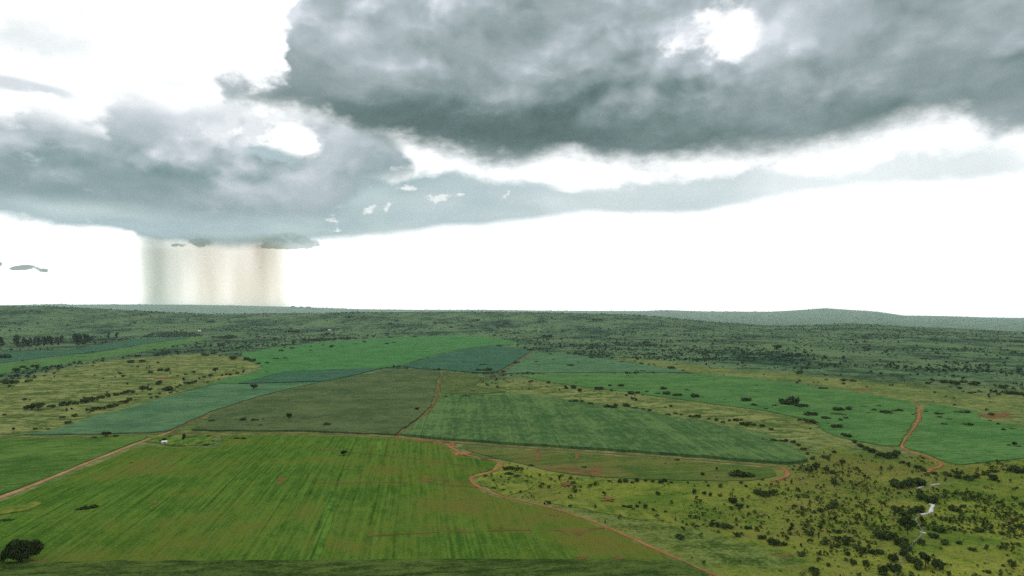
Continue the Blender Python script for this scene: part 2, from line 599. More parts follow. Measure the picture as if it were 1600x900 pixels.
# ------------------------------------------------------------------ terrain sheet
def build_terrain():
    front = np.linspace(-44, 44, 420)
    side = np.concatenate([np.linspace(44, 180, 46)[1:], np.linspace(-180, -44, 46)[1:-1]])
    ang = np.radians(np.concatenate([front, side]))
    rad = np.concatenate([[15, 60, 120, 180], np.geomspace(225, 33000, 500)])
    na, nr = len(ang), len(rad)
    A, R = np.meshgrid(ang, rad)
    x, y = (R * np.sin(A)).ravel(), (R * np.cos(A)).ravel()
    z = H(x, y)
    V = np.stack([x, y, z], 1)
    i = np.arange(nr - 1)[:, None] * na
    j = np.arange(na)[None, :]
    j2 = (j + 1) % na
    F = np.stack([i + j, i + j2, i + na + j2, i + na + j], -1).reshape(-1, 4)[:, ::-1]
    V = np.vstack([V, [[0, 0, float(H(0, 0.01))]]])
    cap = np.stack([np.full(na, len(V) - 1), np.arange(na), (np.arange(na) + 1) % na, (np.arange(na) + 1) % na], 1)
    me = np_mesh('terrain', V, F, True)
    bm = bmesh.new()
    bm.from_mesh(me)
    bm.verts.ensure_lookup_table()
    for k in range(na):
        try:
            bm.faces.new((bm.verts[len(V) - 1], bm.verts[(k + 1) % na], bm.verts[k]))
        except ValueError:
            pass
    bmesh.ops.recalc_face_normals(bm, faces=bm.faces[-4:])
    bm.to_mesh(me)
    bm.free()
    vx, vy = V[:, 0], V[:, 1]
    d = np.hypot(vx, vy)
    near = d < 3500
    zc = np.zeros((len(V), 4))
    nx, ny = vx[near], vy[near]
    wob = (fbm(nx / 45, ny / 45, 31) - 0.5)
    zc[near, 0] = np.clip(zone(Z_DRY, nx + wob * 30, ny + wob * 60, 14), 0, 1)
    zc[near, 1] = np.maximum(np.clip(zone(Z_OLIVE, nx + wob * 30, ny + wob * 60, 18), 0, 1), 0.9 * (1 - sstep(950, 1250, d[near])))
    zc[near, 2] = np.clip(zone(Z_LUSH, nx + wob * 20, ny + wob * 30, 14), 0, 1)
    zc[near, 3] = np.clip(zone(Z_TALL, nx + wob * 16, ny + wob * 16, 5), 0, 1)
    at = me.attributes.new('zone', 'FLOAT_COLOR', 'POINT')
    at.data.foreach_set('color', zc.astype(np.float32).ravel())
    return me


def terrain_material():
    m_, gg, b = mat_new('open_land')
    at = gg.node('ShaderNodeAttribute', attribute_name='zone')
    zr = gg.node('ShaderNodeSeparateColor')
    gg.nt.links.new(at.outputs['Color'], zr.inputs[0])
    dry, oliv, lush = [X(gg, q) for q in zr.outputs]
    tall = X(gg, at.outputs['Alpha'])
    pos = X(gg, gg.node('ShaderNodeNewGeometry').outputs['Position'])
    px_, py_, pz_ = gg.sep(pos)
    flat = gg.xyz(px_, py_, 0.0)
    n1 = gg.noise(flat, 1 / 420.0, 6, 0.6)
    n2 = gg.noise(flat, 1 / 60.0, 6, 0.62)
    n3 = gg.noise(flat, 1 / 9.0, 5, 0.62)
    n4 = gg.noise(flat, 1 / 2.0, 3, 0.6)
    # bushland: mottled green of grass and thicket
    ns = gg.noise(gg.xyz(px_ * (1 / 220.0), py_ * (1 / 420.0), 0.0), 1.0, 7, 0.68)
    bush = gg.mix(gg.ss(n2 * 0.6 + ns * 0.8 + n3 * 0.3, 0.72, 0.95), (0.015, 0.042, 0.024), (0.094, 0.150, 0.070))
    bush = gg.mix(gg.ss(n1 + ns * 0.5, 0.78, 0.98) * 0.6, bush, (0.112, 0.162, 0.062))
    nd = gg.noise(gg.xyz(px_ * (1 / 34.0), py_ * (1 / 26.0), 0.0), 1.0, 7, 0.72)
    dryc = gg.mix(gg.ss(nd + (n3 - 0.5) * 0.5, 0.40, 0.60), (0.056, 0.096, 0.026), (0.190, 0.205, 0.072))
    dryc = gg.mix(gg.ss(n2 * 0.8 + n3 * 0.4, 0.60, 0.78) * 0.8, dryc, (0.062, 0.094, 0.022))
    olc = gg.mix(gg.ss(n2 * 0.7 + n3 * 0.5, 0.45, 0.75), (0.064, 0.110, 0.030), (0.165, 0.182, 0.060))
    luc = gg.mix(gg.ss(n2 * 0.75 + n3 * 0.5, 0.50, 0.76), (0.076, 0.126, 0.020), (0.228, 0.250, 0.040))
    luc = gg.mix(gg.ss(n1 + n3 * 0.45 + n2 * 0.3, 0.82, 1.02) * 0.8, luc, (0.090, 0.084, 0.030))
    luc = gg.mix(gg.ss(n3 * 0.8 + n4 * 0.5, 0.66, 0.84) * 0.75, luc, (0.030, 0.056, 0.012))
    tac = gg.mix(gg.ss(n3 * 0.7 + n4 * 0.5, 0.45, 0.75), (0.040, 0.075, 0.018), (0.120, 0.155, 0.042))
    c = gg.mix(oliv, bush, olc)
    c = gg.mix(lush, c, luc)
    c = gg.mix(dry, c, dryc)
    c = gg.mix(tall * 0.85, c, tac)
    # bare red earth showing through here and there
    c = gg.mix(gg.ss(gg.noise(flat, 1 / 75.0, 5, 0.7), 0.69, 0.75) * (1.0 - tall) * 0.6, c, (0.21, 0.095, 0.045))
    fine = gg.m('MULTIPLY_ADD', n4 * 1.2 + n3, 1.15, -0.22)
    c = gg.v('SCALE', c, scale=fine)
    gg.nt.links.new(c.s, b.inputs['Base Color'])
    bump(gg, b, n3 * 2.0 + n4 * 0.8, 0.9, 1.2)
    return m_


terrain = put('terrain', build_terrain(), terrain_material(), kind='structure')


# ------------------------------------------------------------------ crop fields
ROWDIR = math.radians(-7.5)


def crop_material(name, c0, c1, soil=(0.20, 0.10, 0.045), rows=ROWDIR, row_w=2.4, contrast=0.5, bare=0.62, patch=55.0, bare_amt=0.6, streak=0.5, relief=0.35, hue2=None, mottle=1.7, tram=26.0, mid=2.0):
    """crop canopy: drill rows, headland streaks, patchy growth, soil showing through"""
    m_, gg, b = mat_new(name)
    pos = X(gg, gg.node('ShaderNodeNewGeometry').outputs['Position'])
    px_, py_, _z = gg.sep(pos)
    ca, sa = math.cos(rows), math.sin(rows)
    u = px_ * ca - py_ * sa            # across the rows
    w = px_ * sa + py_ * ca            # along the rows
    flat = gg.xyz(px_, py_, 0.0)
    wv_ = gg.noise(flat, 1 / 180.0, 1, 0.5) * 5.0
    u2 = u + wv_
    rowv = gg.xyz(u2 * (1 / row_w), w * (1 / (row_w * 45)), 0.0)
    st1 = gg.noise(rowv, 1.0, 3, 0.65)
    st2 = gg.noise(gg.xyz(u2 * (1 / (row_w * 4.5)), w * (1 / (row_w * 130)), 3.0), 1.0, 4, 0.6)
    pt = gg.noise(flat, 1 / patch, 6, 0.6)
    big = gg.noise(flat, 1 / (patch * 4.5), 3, 0.5)
    gr = gg.noise(flat, 1 / 1.7, 4, 0.65)
    md = gg.noise(gg.xyz(u2 * (1 / 5.0), w * (1 / 13.0), 0.0), 1.0, 5, 0.65)
    t = (st1 - 0.5) * contrast * 1.7 + (st2 - 0.5) * streak * 1.8 + (pt - 0.5) * mottle + (md - 0.5) * mid + (gr - 0.5) * 1.2 + 0.5
    c = gg.mix(gg.ss(t, 0.12, 0.88), c0, c1)
    fr = gg.m('FRACT', u2 * (1 / tram))
    line = gg.ss(gg.m('ABSOLUTE', fr - 0.5), 0.9 / tram, 0.2 / tram) * gg.ss(st2 + pt * 0.5, 0.6, 0.85)     # wheel tracks of the sprayer
    c = gg.v('SCALE', c, scale=1.0 - line * 0.38)
    if hue2:
        c = gg.mix(gg.ss(big * 0.8 + pt * 0.5 + md * 0.25, 0.68, 0.92), c, hue2)
    sb = gg.ss(pt * 0.7 + big * 0.5 + st1 * 0.22 + gr * 0.12, bare + 0.12, bare + 0.34) * bare_amt
    c = gg.mix(sb, c, soil)
    gg.nt.links.new(c.s, b.inputs['Base Color'])
    bump(gg, b, st1 * 1.4 + gr * 0.9 + st2, relief, 0.8)
    return m_


def dens(P, closed=True, step=None, jit=0.0, seed=0):
    out_ = []
    n = len(P)
    for i in range(n if closed else n - 1):
        a, b_ = np.array(P[i]), np.array(P[(i + 1) % n])
        L = np.linalg.norm(b_ - a)
        s = step or max(5.0, 0.006 * np.hypot(*a))
        k = max(1, int(L / s))
        for q in range(k):
            out_.append(a + (b_ - a) * q / k)
    if not closed:
        out_.append(np.array(P[-1]))
    out_ = np.array(out_)
    if jit:
        out_[:, 0] += (vnoise(out_[:, 0] / 11, out_[:, 1] / 11, seed) - 0.5) * 2 * jit
        out_[:, 1] += (vnoise(out_[:, 0] / 11, out_[:, 1] / 11, seed + 5) - 0.5) * 2 * jit
    return out_


FIELDS = []


def sheet_mesh(name, P, h, grid, jit, seed=0, skirt=True):
    P = dens(P, True, None, jit, seed)
    x0, y0 = P.min(0)
    x1, y1 = P.max(0)
    gx, gy = np.meshgrid(np.arange(x0, x1, grid), np.arange(y0, y1, grid))
    gx = (gx + (rng.random(gx.shape) - 0.5) * grid * 0.5).ravel()
    gy = (gy + (rng.random(gy.shape) - 0.5) * grid * 0.5).ravel()
    ok = sdist(P, gx, gy) > grid * 0.45
    pts = [Vector(p) for p in P] + [Vector((a, b_)) for a, b_ in zip(gx[ok], gy[ok])]
    n = len(P)
    vo, ed, fa, *_ = mgeo.delaunay_2d_cdt(pts, [(i, (i + 1) % n) for i in range(n)], [], 1, 1e-3)
    v2 = np.array([(p.x, p.y) for p in vo])
    F = np.array([f for f in fa if len(f) == 3], np.int32)
    z = H(v2[:, 0], v2[:, 1]) + h + (rng.random(len(v2)) - 0.5) * 0.16 * h
    V = np.column_stack([v2, z])
    # orient up
    a, b_, c_ = V[F[:, 0]], V[F[:, 1]], V[F[:, 2]]
    nz = np.cross(b_ - a, c_ - a)[:, 2]
    F[nz < 0] = F[nz < 0][:, ::-1]
    if skirt:
        from collections import Counter
        E = np.vstack([F[:, [0, 1]], F[:, [1, 2]], F[:, [2, 0]]])
        cnt = Counter(map(tuple, np.sort(E, 1)))
        bd = [tuple(e) for e in E if cnt[tuple(sorted(e))] == 1]
        ids = sorted({i for e in bd for i in e})
        mp = {i: len(V) + k for k, i in enumerate(ids)}
        low = V[ids].copy()
        low[:, 2] = H(low[:, 0], low[:, 1]) - 0.6
        V = np.vstack([V, low])
        sk = []
        for a_, b2 in bd:
            sk.append((b2, a_, mp[a_]))
            sk.append((b2, mp[a_], mp[b2]))
        F = np.vstack([F, np.array(sk, np.int32)])
    return np_mesh(name, V, F, False)


def field(pts, mat, h, label, cat='field', grid=None, jit=1.4, name='crop_field', keep=True, **kw):
    P = poly(pts)
    if keep:
        FIELDS.append(P)
    area = 0.5 * abs(np.dot(P[:, 0], np.roll(P[:, 1], 1)) - np.dot(P[:, 1], np.roll(P[:, 0], 1)))
    gsp = grid or max(5.0, math.sqrt(area / 3500.0))
    me = sheet_mesh(name, P, h, gsp, jit, len(FIELDS))
    return put(name, me, mat, label=label, cat=cat, kind='thing', **kw)


M_near = crop_material('young_crop', (0.036, 0.086, 0.012), (0.088, 0.162, 0.024), contrast=1.0, bare=0.63, bare_amt=0.5, streak=0.22, row_w=1.7, mottle=0.7, mid=1.0, tram=12.0, hue2=(0.092, 0.124, 0.020), soil=(0.135, 0.088, 0.028))
M_left = crop_material('green_crop', (0.038, 0.092, 0.017), (0.091, 0.163, 0.035), contrast=0.5, bare=0.85, streak=0.4, rows=math.radians(60))
M_tall = crop_material('tall_crop', (0.024, 0.048, 0.011), (0.082, 0.122, 0.028), contrast=0.3, bare=0.85, row_w=1.6, streak=0.2, relief=0.9, rows=math.radians(80))
M_teal = crop_material('teal_crop', (0.041, 0.106, 0.051), (0.091, 0.171, 0.081), contrast=0.3, bare=0.95, streak=0.2, rows=math.radians(70))
M_tdark = crop_material('dark_teal_crop', (0.029, 0.085, 0.050), (0.052, 0.121, 0.067), contrast=0.3, bare=0.95, streak=0.2, rows=math.radians(70))
M_dark = crop_material('dark_crop', (0.038, 0.089, 0.030), (0.094, 0.157, 0.052), contrast=0.6, bare=0.95, streak=0.65, row_w=3.2, rows=math.radians(-3))
M_brown = crop_material('brownish_crop', (0.043, 0.074, 0.028), (0.094, 0.128, 0.052), contrast=0.35, bare=0.80, streak=0.3, row_w=3.5, rows=math.radians(75), soil=(0.145, 0.105, 0.055))
M_olive = crop_material('olive_crop', (0.050, 0.084, 0.026), (0.094, 0.126, 0.040), contrast=0.5, bare=0.85, streak=0.5, row_w=3.2, rows=math.radians(12))
M_green = crop_material('bright_crop', (0.036, 0.121, 0.034), (0.073, 0.186, 0.060), contrast=0.3, bare=0.95, streak=0.25, row_w=5, rows=math.radians(72))
M_gr2 = crop_material('meadow_crop', (0.042, 0.115, 0.032), (0.089, 0.178, 0.055), contrast=0.3, bare=0.95, streak=0.3, row_w=5, rows=math.radians(80))
M_mix = crop_material('patchy_crop', (0.048, 0.088, 0.020), (0.094, 0.138, 0.032), contrast=0.5, bare=0.56, streak=0.4, rows=math.radians(75), soil=(0.15, 0.100, 0.038))

field([(-260, 885), (0, 884.5), (375, 882.5), (600, 880.5), (800, 880), (1050, 881), (1066, 882), (1140, 925), (1180, 960), (-330, 960)], M_tall, 1.8,
      'dark strip of tall crop along the bottom edge of the picture', jit=0.8, grid=3.0)
field([(-300, 895), (-200, 865), (0, 785), (100, 747), (205, 703), (228, 697), (262, 699.5), (335, 700), (352, 690), (345, 681), (480, 679.5), (615, 685.5), (690, 695), (705, 708), (735, 716),
       (762, 721), (778, 724), (768, 734), (745, 741), (731, 747), (736, 757), (757, 770), (798, 784), (850, 793.5), (888, 804), (945, 827), (995, 849), (1056, 877), (1050, 879.5),
       (800, 878.5), (600, 879), (375, 881), (0, 883), (-260, 884)],
      M_near, 0.35, 'large yellow-green field with drill rows and red soil patches in the foreground', grid=6.0)
field([(-300, 880), (-250, 690), (0, 686), (140, 683), (228, 681.5), (222, 687), (200, 696), (120, 728), (60, 752), (0, 774.5)], M_left, 0.6,
      'plain green field left of the pale dirt road')
field([(34, 680.5), (88, 673), (155, 649), (200, 639), (262, 621), (312, 608), (345, 600.5), (368, 601.5), (440, 600), (500, 597.5), (440, 611), (400, 621), (330, 643.5), (262, 674), (240, 676.5), (140, 679.5)],
      M_teal, 1.0, 'pale teal-green field wedge beside the tan grassland')
field([(372, 600), (402, 593.5), (445, 582), (480, 580), (600, 575.5), (588, 578), (556, 586), (512, 596), (440, 598.5)], M_tdark, 1.4, 'narrow dark teal crop wedge below the bright green field')
field([(262, 619), (318, 604), (350, 594), (400, 582), (412, 574), (385, 562), (376, 553), (420, 545), (490, 536), (560, 530.5), (640, 526), (720, 523.5), (760, 526), (800, 533), (815, 538), (765, 539.5),
       (700, 549.5), (660, 560), (625, 571.5), (600, 574.5), (480, 579), (445, 581), (400, 592.5), (370, 599.5), (345, 599), (312, 606)], M_green, 0.6,
      'bright green field in the middle distance', grid=22)
field([(630, 572.5), (664, 561.5), (702, 551), (762, 540.5), (805, 543.5), (828, 549.5), (796, 571), (776, 581.5), (745, 583), (700, 579), (650, 576)], M_tdark, 1.4, 'dark teal field wedge right of the bright green field')
field([(834, 550), (880, 553), (950, 562), (1000, 570), (1078, 582), (900, 583), (820, 583), (788, 584), (802, 572)], M_teal, 1.0, 'flat teal field with scattered dark bushes right of centre', grid=20)
field([(300, 672.5), (334, 646), (402, 623), (442, 613), (505, 598), (560, 587.5), (612, 578.5), (655, 577.5), (688, 581), (682, 598), (679, 618), (671, 638), (657, 651), (636, 667), (617, 680.5), (480, 674.5),
       (340, 674.5)], M_brown, 1.3, 'brownish-green field in the middle of the picture')
field([(694, 582), (744, 585), (752, 592), (742, 603), (790, 612.5), (745, 617), (690, 616), (688, 602)], M_olive, 0.9, 'small olive field beside the upper red track')
field([(626, 681), (642, 668), (663, 653), (679, 639), (688, 618), (745, 619), (800, 615.5), (900, 629), (1000, 642), (1060, 655), (1150, 671), (1200, 684), (1245, 704), (1262, 722), (1232, 726.5), (1150, 720),
       (1000, 708), (800, 695), (700, 688)], M_dark, 1.9, 'dark green streaked field with a sharp dark front edge')
field([(812, 586), (900, 585), (1090, 585), (1180, 591), (1250, 601), (1350, 616), (1425, 629), (1433, 637), (1430, 655), (1420, 671), (1408, 687), (1402, 698), (1380, 697), (1330, 688), (1292, 676), (1270, 658),
       (1200, 643), (1100, 630), (1000, 616), (950, 609), (870, 599), (840, 594)], M_gr2, 0.7, 'long green field between tan grass strip and far bushland', grid=16)
field([(1443, 640), (1452, 631), (1525, 642), (1530, 655), (1570, 664), (1620, 670), (1750, 690), (1750, 705), (1600, 716), (1500, 727), (1478, 723), (1452, 711), (1412, 699), (1418, 688), (1431, 673), (1441, 656)],
      M_gr2, 0.6, 'green field right of the winding red track')
field([(725, 702), (800, 702.5), (1000, 715.5), (1150, 727), (1208, 733), (1212, 744), (1170, 752), (1000, 750), (900, 743), (850, 734), (800, 722), (765, 714)], M_mix, 0.4,
      'patchy green and brown field below the dark field edge')
field([(-300, 572), (0, 570), (60, 562), (160, 550), (250, 535), (310, 527), (325, 531), (250, 545), (160, 560), (80, 572), (0, 585), (-300, 600)], M_gr2, 0.5, 'narrow green strip below the row of tall trees', grid=16)
field([(-300, 550), (0, 549), (100, 547), (150, 541), (210, 530), (300, 526), (245, 535), (155, 549), (60, 560.5), (0, 568), (-300, 570)], M_tdark, 1.0, 'dark teal field in front of the row of tall trees', grid=16)


M_strip = crop_material('thick_crop', (0.036, 0.090, 0.013), (0.090, 0.178, 0.028), contrast=0.9, bare=0.95, streak=0.4)
field([(482, 878), (500, 878), (512, 835), (528, 790), (529, 768), (520, 768), (506, 800), (494, 838)], M_strip, 0.47, 'band of thicker brighter green crop running up the foreground field', keep=False, grid=4.0, jit=0.6)
field([(588, 712), (598, 712), (596, 690), (589, 690)], M_strip, 0.47, 'short band of brighter crop near the top of the foreground field', keep=False, grid=4.0, jit=0.6)

# ------------------------------------------------------------------ dirt roads, tracks, banks, bare earth
def dirt_material(name, c0, c1):
    m_, gg, b = mat_new(name)
    pos = X(gg, gg.node('ShaderNodeNewGeometry').outputs['Position'])
    n1 = gg.noise(pos, 1 / 14.0, 5, 0.65)
    n2 = gg.noise(pos, 1 / 1.5, 4, 0.65)
    c = gg.mix(gg.ss(n1 * 0.8 + n2 * 0.4, 0.4, 0.8), c0, c1)
    gg.nt.links.new(c.s, b.inputs['Base Color'])
    bump(gg, b, n2, 0.4, 0.2)
    return m_


M_red = dirt_material('red_earth', (0.20, 0.086, 0.035), (0.31, 0.155, 0.074))
M_soil = dirt_material('field_soil', (0.085, 0.070, 0.022), (0.170, 0.098, 0.040))
M_pale = dirt_material('pale_earth', (0.22, 0.120, 0.055), (0.36, 0.235, 0.125))
M_dull = dirt_material('dull_earth', (0.095, 0.062, 0.026), (0.19, 0.105, 0.048))


def smooth_line(P, it=2):
    for _ in range(it):
        Q = [P[0]]
        for a, b_ in zip(P[:-1], P[1:]):
            Q += [a * 0.75 + b_ * 0.25, a * 0.25 + b_ * 0.75]
        Q.append(P[-1])
        P = np.array(Q)
    return P


ROADS = []


def strip(name, pts, width, mat, h=0.06, rag=0.25, label=None, kind='structure', seed=1, brk=0.0, smooth=2):
    P = smooth_line(poly(pts), smooth)
    P = dens(P, False, max(2.5, 0.006 * np.hypot(*P.mean(0))))
    T = np.gradient(P, axis=0)
    T /= np.linalg.norm(T, axis=1)[:, None] + 1e-9
    N = np.column_stack([-T[:, 1], T[:, 0]])
    s = np.concatenate([[0], np.cumsum(np.linalg.norm(np.diff(P, axis=0), axis=1))])
    w = np.interp(np.linspace(0, 1, len(P)), np.linspace(0, 1, len(width)), width) if isinstance(width, (list, tuple)) else np.full(len(P), width)
    k = 5
    rows = []
    for q in range(k):
        t = q / (k - 1) * 2 - 1
        e = w * 0.5 * (t + (rag * (vnoise(s / 7.0, s * 0 + q * 3.7, seed) - 0.5) * 2 if abs(t) == 1 else 0) + rag * 0.8 * (vnoise(s / 19.0, s * 0, seed + 9) - 0.5))
        xy = P + N * e[:, None]
        crown = 0.05 * (1 - t * t)
        rows.append(np.column_stack([xy, H(xy[:, 0], xy[:, 1]) + h + crown]))
    # sides go down into the ground
    lo0, lo1 = rows[0].copy(), rows[-1].copy()
    lo0[:, 2] -= h + 0.3
    lo1[:, 2] -= h + 0.3
    rows = [lo0] + rows + [lo1]
    n = len(P)
    V = np.vstack(rows)
    F = []
    for q in range(len(rows) - 1):
        for i in range(n - 1):
            if brk and vnoise(np.array([s[i] / 22.0]), np.array([0.5]), seed + 40)[0] < brk:
                continue
            F.append((q * n + i, q * n + i + 1, (q + 1) * n + i + 1, (q + 1) * n + i))
    F = np.array(F)[:, ::-1]
    me = np_mesh(name, V, F, True)
    ROADS.append((P, float(np.max(w))))
    o = put(name, me, mat, kind=kind)
    if label:
        o['label'] = label
    return o


strip('dirt_road', [(-160, 838), (0, 778), (60, 755), (120, 730), (200, 698.5), (233, 686), (258, 678), (266, 675)], [4.4, 3.8, 3.4, 2.8], M_pale, 0.25, label='straight pale dirt road on the left', rag=0.12)
strip('dirt_road', [(266, 675), (300, 659), (333, 644.5), (401, 622), (441, 612), (503, 597.5)], 2.6, M_dull, 0.2, rag=0.4, label='narrow track along the edge of the teal wedge')
strip('dirt_road', [(-120, 686), (0, 684), (140, 681), (240, 678.5), (330, 676), (480, 677), (618, 683), (700, 691.5), (800, 699), (1000, 711.5), (1150, 723.5), (1215, 729.5)], [1.8, 1.8, 2.2, 2.6, 3.6, 2.6, 2.4], M_dull, 0.2, rag=0.4,
      label='narrow track at the foot of the dark fields')
strip('dirt_road', [(617, 684), (639, 668), (660, 652), (675, 639), (684, 618), (686, 600), (692, 581), (700, 577)], [2.4, 2.2, 2.4, 2.8], M_dull, 0.3, rag=0.5, brk=0.10, label='red track climbing between the brownish and dark fields')
strip('dirt_road', [(618, 683.5), (660, 688), (697, 693), (709, 704), (735, 713), (765, 718), (787, 722), (776, 735), (750, 743), (734, 748), (739, 757), (760, 768), (800, 781), (850, 791), (890, 802), (950, 825), (1000, 847),
                    (1065, 877), (1130, 905), (1180, 930)], [1.5, 2.8, 2.2, 1.9, 2.4, 1.7, 1.4, 1.3, 1.5, 1.8], M_red, 0.3, rag=0.45, label='winding red dirt track bounding the foreground field')
strip('dirt_road', [(1424, 627), (1437, 637), (1436, 655), (1426, 672), (1414, 687), (1407, 700), (1428, 709), (1450, 714), (1474, 725), (1467, 731), (1452, 734), (1450, 739)], [1.2, 2.4, 3.0, 2.7, 2.1, 1.2, 1.1, 2.2, 2.2, 1.8], M_red, 0.4, rag=0.45,
      label='winding red track through the right-hand green fields')
strip('dirt_road', [(1210, 729), (1223, 731), (1232, 740), (1229, 746), (1218, 750), (1204, 752.5)], [1.4, 2.2, 2.4, 1.6, 0.5], M_red, 0.45, rag=0.7, seed=5, label='curved red track at the corner of the dark field')
strip('dirt_road', [(830, 549.5), (799, 572), (779, 583), (760, 588)], 3.0, M_dull, 0.25, label='thin track dividing two teal fields')
for k, (pts, w) in enumerate([
        ([(490, 700), (530, 705), (600, 712), (680, 722), (745, 731)], 1.3), ([(535, 733), (600, 742), (650, 748), (700, 752), (733, 752)], 1.3),
        ([(420, 754), (510, 756), (600, 754), (700, 758), (745, 763)], 1.6), ([(680, 782), (720, 781), (800, 783)], 1.2),
        ([(400, 842), (500, 841), (600, 838), (700, 832), (800, 830), (880, 829), (945, 827)], 1.6)]):
    strip('contour_bank', pts, w, M_soil, 0.46, rag=0.6, seed=20 + k, brk=0.42, label='low red earth bank across the foreground field')


def bare(px, py, rx, ry, mat=None, h=0.5, seed=0, name='bare_earth'):
    """irregular patch of bare soil lying over the field"""
    pts = []
    for k in range(34):
        t = k / 34 * 2 * math.pi
        r = 0.25 + 1.1 * float(vnoise(np.array([math.cos(t) * 3.1 + seed * 5.3]), np.array([math.sin(t) * 3.1]), seed)[0])
        pts.append((px + rx * math.cos(t) * r, py + ry * math.sin(t) * r))
    me = sheet_mesh(name, poly(pts), h, 4.0, 0.4, seed)
    return put(name, me, mat or M_red, kind='structure')


for k, q in enumerate([(440, 751, 5, 6), (244, 787, 6, 3), (375, 880, 14, 1.6), (62, 878, 14, 4), (718, 832, 26, 2.4), (602, 837.5, 9, 1.6), (893, 830, 34, 2.6), (510, 877, 22, 2.4), (668, 877, 30, 1.8), (905, 834, 8, 4),
                       (707, 697, 5, 5), (724, 708.5, 13, 2.4), (713, 711, 3, 3), (665, 690, 24, 1.6), (760, 717, 12, 1.4), (910, 873, 12, 3), (968, 873, 12, 2.5), (775, 878, 25, 2), (590, 839, 10, 1.5), (668, 752, 10, 3)]):
    bare(*q, mat=M_soil if k not in (10, 11, 12) else M_red, h=0.43, seed=60 + k)
for k, q in enumerate([(918, 738, 26, 5), (930, 735, 14, 4), (888, 733, 18, 2), (840, 712, 4, 9), (902, 712, 5, 8), (886, 757, 9, 3.5), (950, 781, 9, 4), (866, 806, 9, 1.6)]):
    bare(*q, mat=M_dull, h=0.5, seed=90 + k)
for k, q in enumerate([(1225, 868, 18, 2.5), (1585, 812, 12, 4), (1340, 637, 12, 1.0), (1345, 636, 14, 1.2), (1345, 608, 16, 1.4), (255, 591, 18, 3), (1560, 650, 34, 5), (1432, 817, 12, 3), (1395, 810, 5, 4)]):
    bare(*q, mat=M_dull if k in (5, 6, 3, 4) else M_soil, h=0.12, seed=120 + k)
#@@PLANTS
# ------------------------------------------------------------------ vegetation
def leaf_material(name, c0, c1):
    m_, gg, b = mat_new(name)
    ge = gg.node('ShaderNodeNewGeometry')
    oi = gg.node('ShaderNodeObjectInfo')
    r = X(gg, ge.outputs['Random Per Island'])
    t = r * 0.75 + X(gg, oi.outputs['Random']) * 0.35
    c = gg.mix(t, c0, c1)
    gg.nt.links.new(c.s, b.inputs['Base Color'])
    b.inputs['Roughness'].default_value = 0.75
    return m_


M_leaf = leaf_material('dark_leaves', (0.008, 0.016, 0.006), (0.042, 0.060, 0.018))
M_bushl = leaf_material('bush_leaves', (0.010, 0.024, 0.009), (0.064, 0.092, 0.028))
M_gum = leaf_material('gum_leaves', (0.010, 0.022, 0.014), (0.034, 0.052, 0.028))
M_scrub = leaf_material('scrub_leaves', (0.024, 0.042, 0.012), (0.080, 0.108, 0.026))
M_far = leaf_material('far_scrub_leaves', (0.014, 0.036, 0.022), (0.046, 0.082, 0.046))
M_lite = leaf_material('light_leaves', (0.050, 0.085, 0.016), (0.125, 0.165, 0.040))
M_bark, _g, _b = mat_new('bark')
_p = X(_g, _g.node('ShaderNodeTexCoord').outputs['Object'])
_c = _g.mix(_g.noise(_p, 6.0, 4, 0.6), (0.035, 0.026, 0.018), (0.105, 0.080, 0.058))
_g.nt.links.new(_c.s, _b.inputs['Base Color'])
M_pbark, _g, _b = mat_new('pale_bark')
_p = X(_g, _g.node('ShaderNodeTexCoord').outputs['Object'])
_c = _g.mix(_g.noise(_p, 6.0, 4, 0.6), (0.16, 0.13, 0.095), (0.40, 0.35, 0.28))
_g.nt.links.new(_c.s, _b.inputs['Base Color'])


def leaf_cloud(lobes, n, size, rs, up=0.25):
    """leaf-clump faces spread through the outer shell of a set of ellipsoids, plus a ragged inner core"""
    lob = np.array(lobes)                      # cx cy cz rx ry rz
    wgt = lob[:, 3] * lob[:, 4] + lob[:, 5] * lob[:, 3]
    pick = rs.choice(len(lob), n, p=wgt / wgt.sum())
    L = lob[pick]
    d = rs.normal(size=(n, 3))
    d[:, 2] += up
    d /= np.linalg.norm(d, axis=1)[:, None]
    rr = 0.62 + 0.48 * rs.random(n) ** 0.7
    c = L[:, :3] + d * L[:, 3:] * rr[:, None]
    nrm = d + rs.normal(size=(n, 3)) * 0.55
    nrm /= np.linalg.norm(nrm, axis=1)[:, None]
    t = np.cross(nrm, rs.normal(size=(n, 3)))
    t /= np.linalg.norm(t, axis=1)[:, None]
    b = np.cross(nrm, t)
    s = size * (0.6 + 0.8 * rs.random(n))[:, None]
    k = 0.55 + 0.5 * rs.random((n, 1))
    V = np.stack([c - t * s, c - b * s * k + nrm * s * 0.15, c + t * s, c + b * s * k + nrm * s * 0.15], 1).reshape(-1, 3)
    F = np.arange(4 * n).reshape(-1, 4)
    ok = np.repeat(c[:, 2] > 0.02, 4)
    V[:, 2] = np.maximum(V[:, 2], 0.0)
    return V, F


_ico = None


def ico():
    global _ico
    if _ico is None:
        bm = bmesh.new()
        bmesh.ops.create_icosphere(bm, subdivisions=1, radius=1)
        _ico = (np.array([v.co[:] for v in bm.verts]), np.array([[v.index for v in f.verts] for f in bm.faces]))
        bm.free()
    return _ico


def core(lobes, rs, k=0.72):
    iv, fi = ico()
    Vs, Fs, n = [], [], 0
    for l in lobes:
        l = np.array(l)
        v = iv * l[3:] * k * (0.8 + 0.4 * rs.random((len(iv), 1))) + l[:3]
        v[:, 2] = np.maximum(v[:, 2], -0.05)
        Vs.append(v)
        Fs.append(fi + n)
        n += len(v)
    return np.vstack(Vs), np.vstack(Fs)


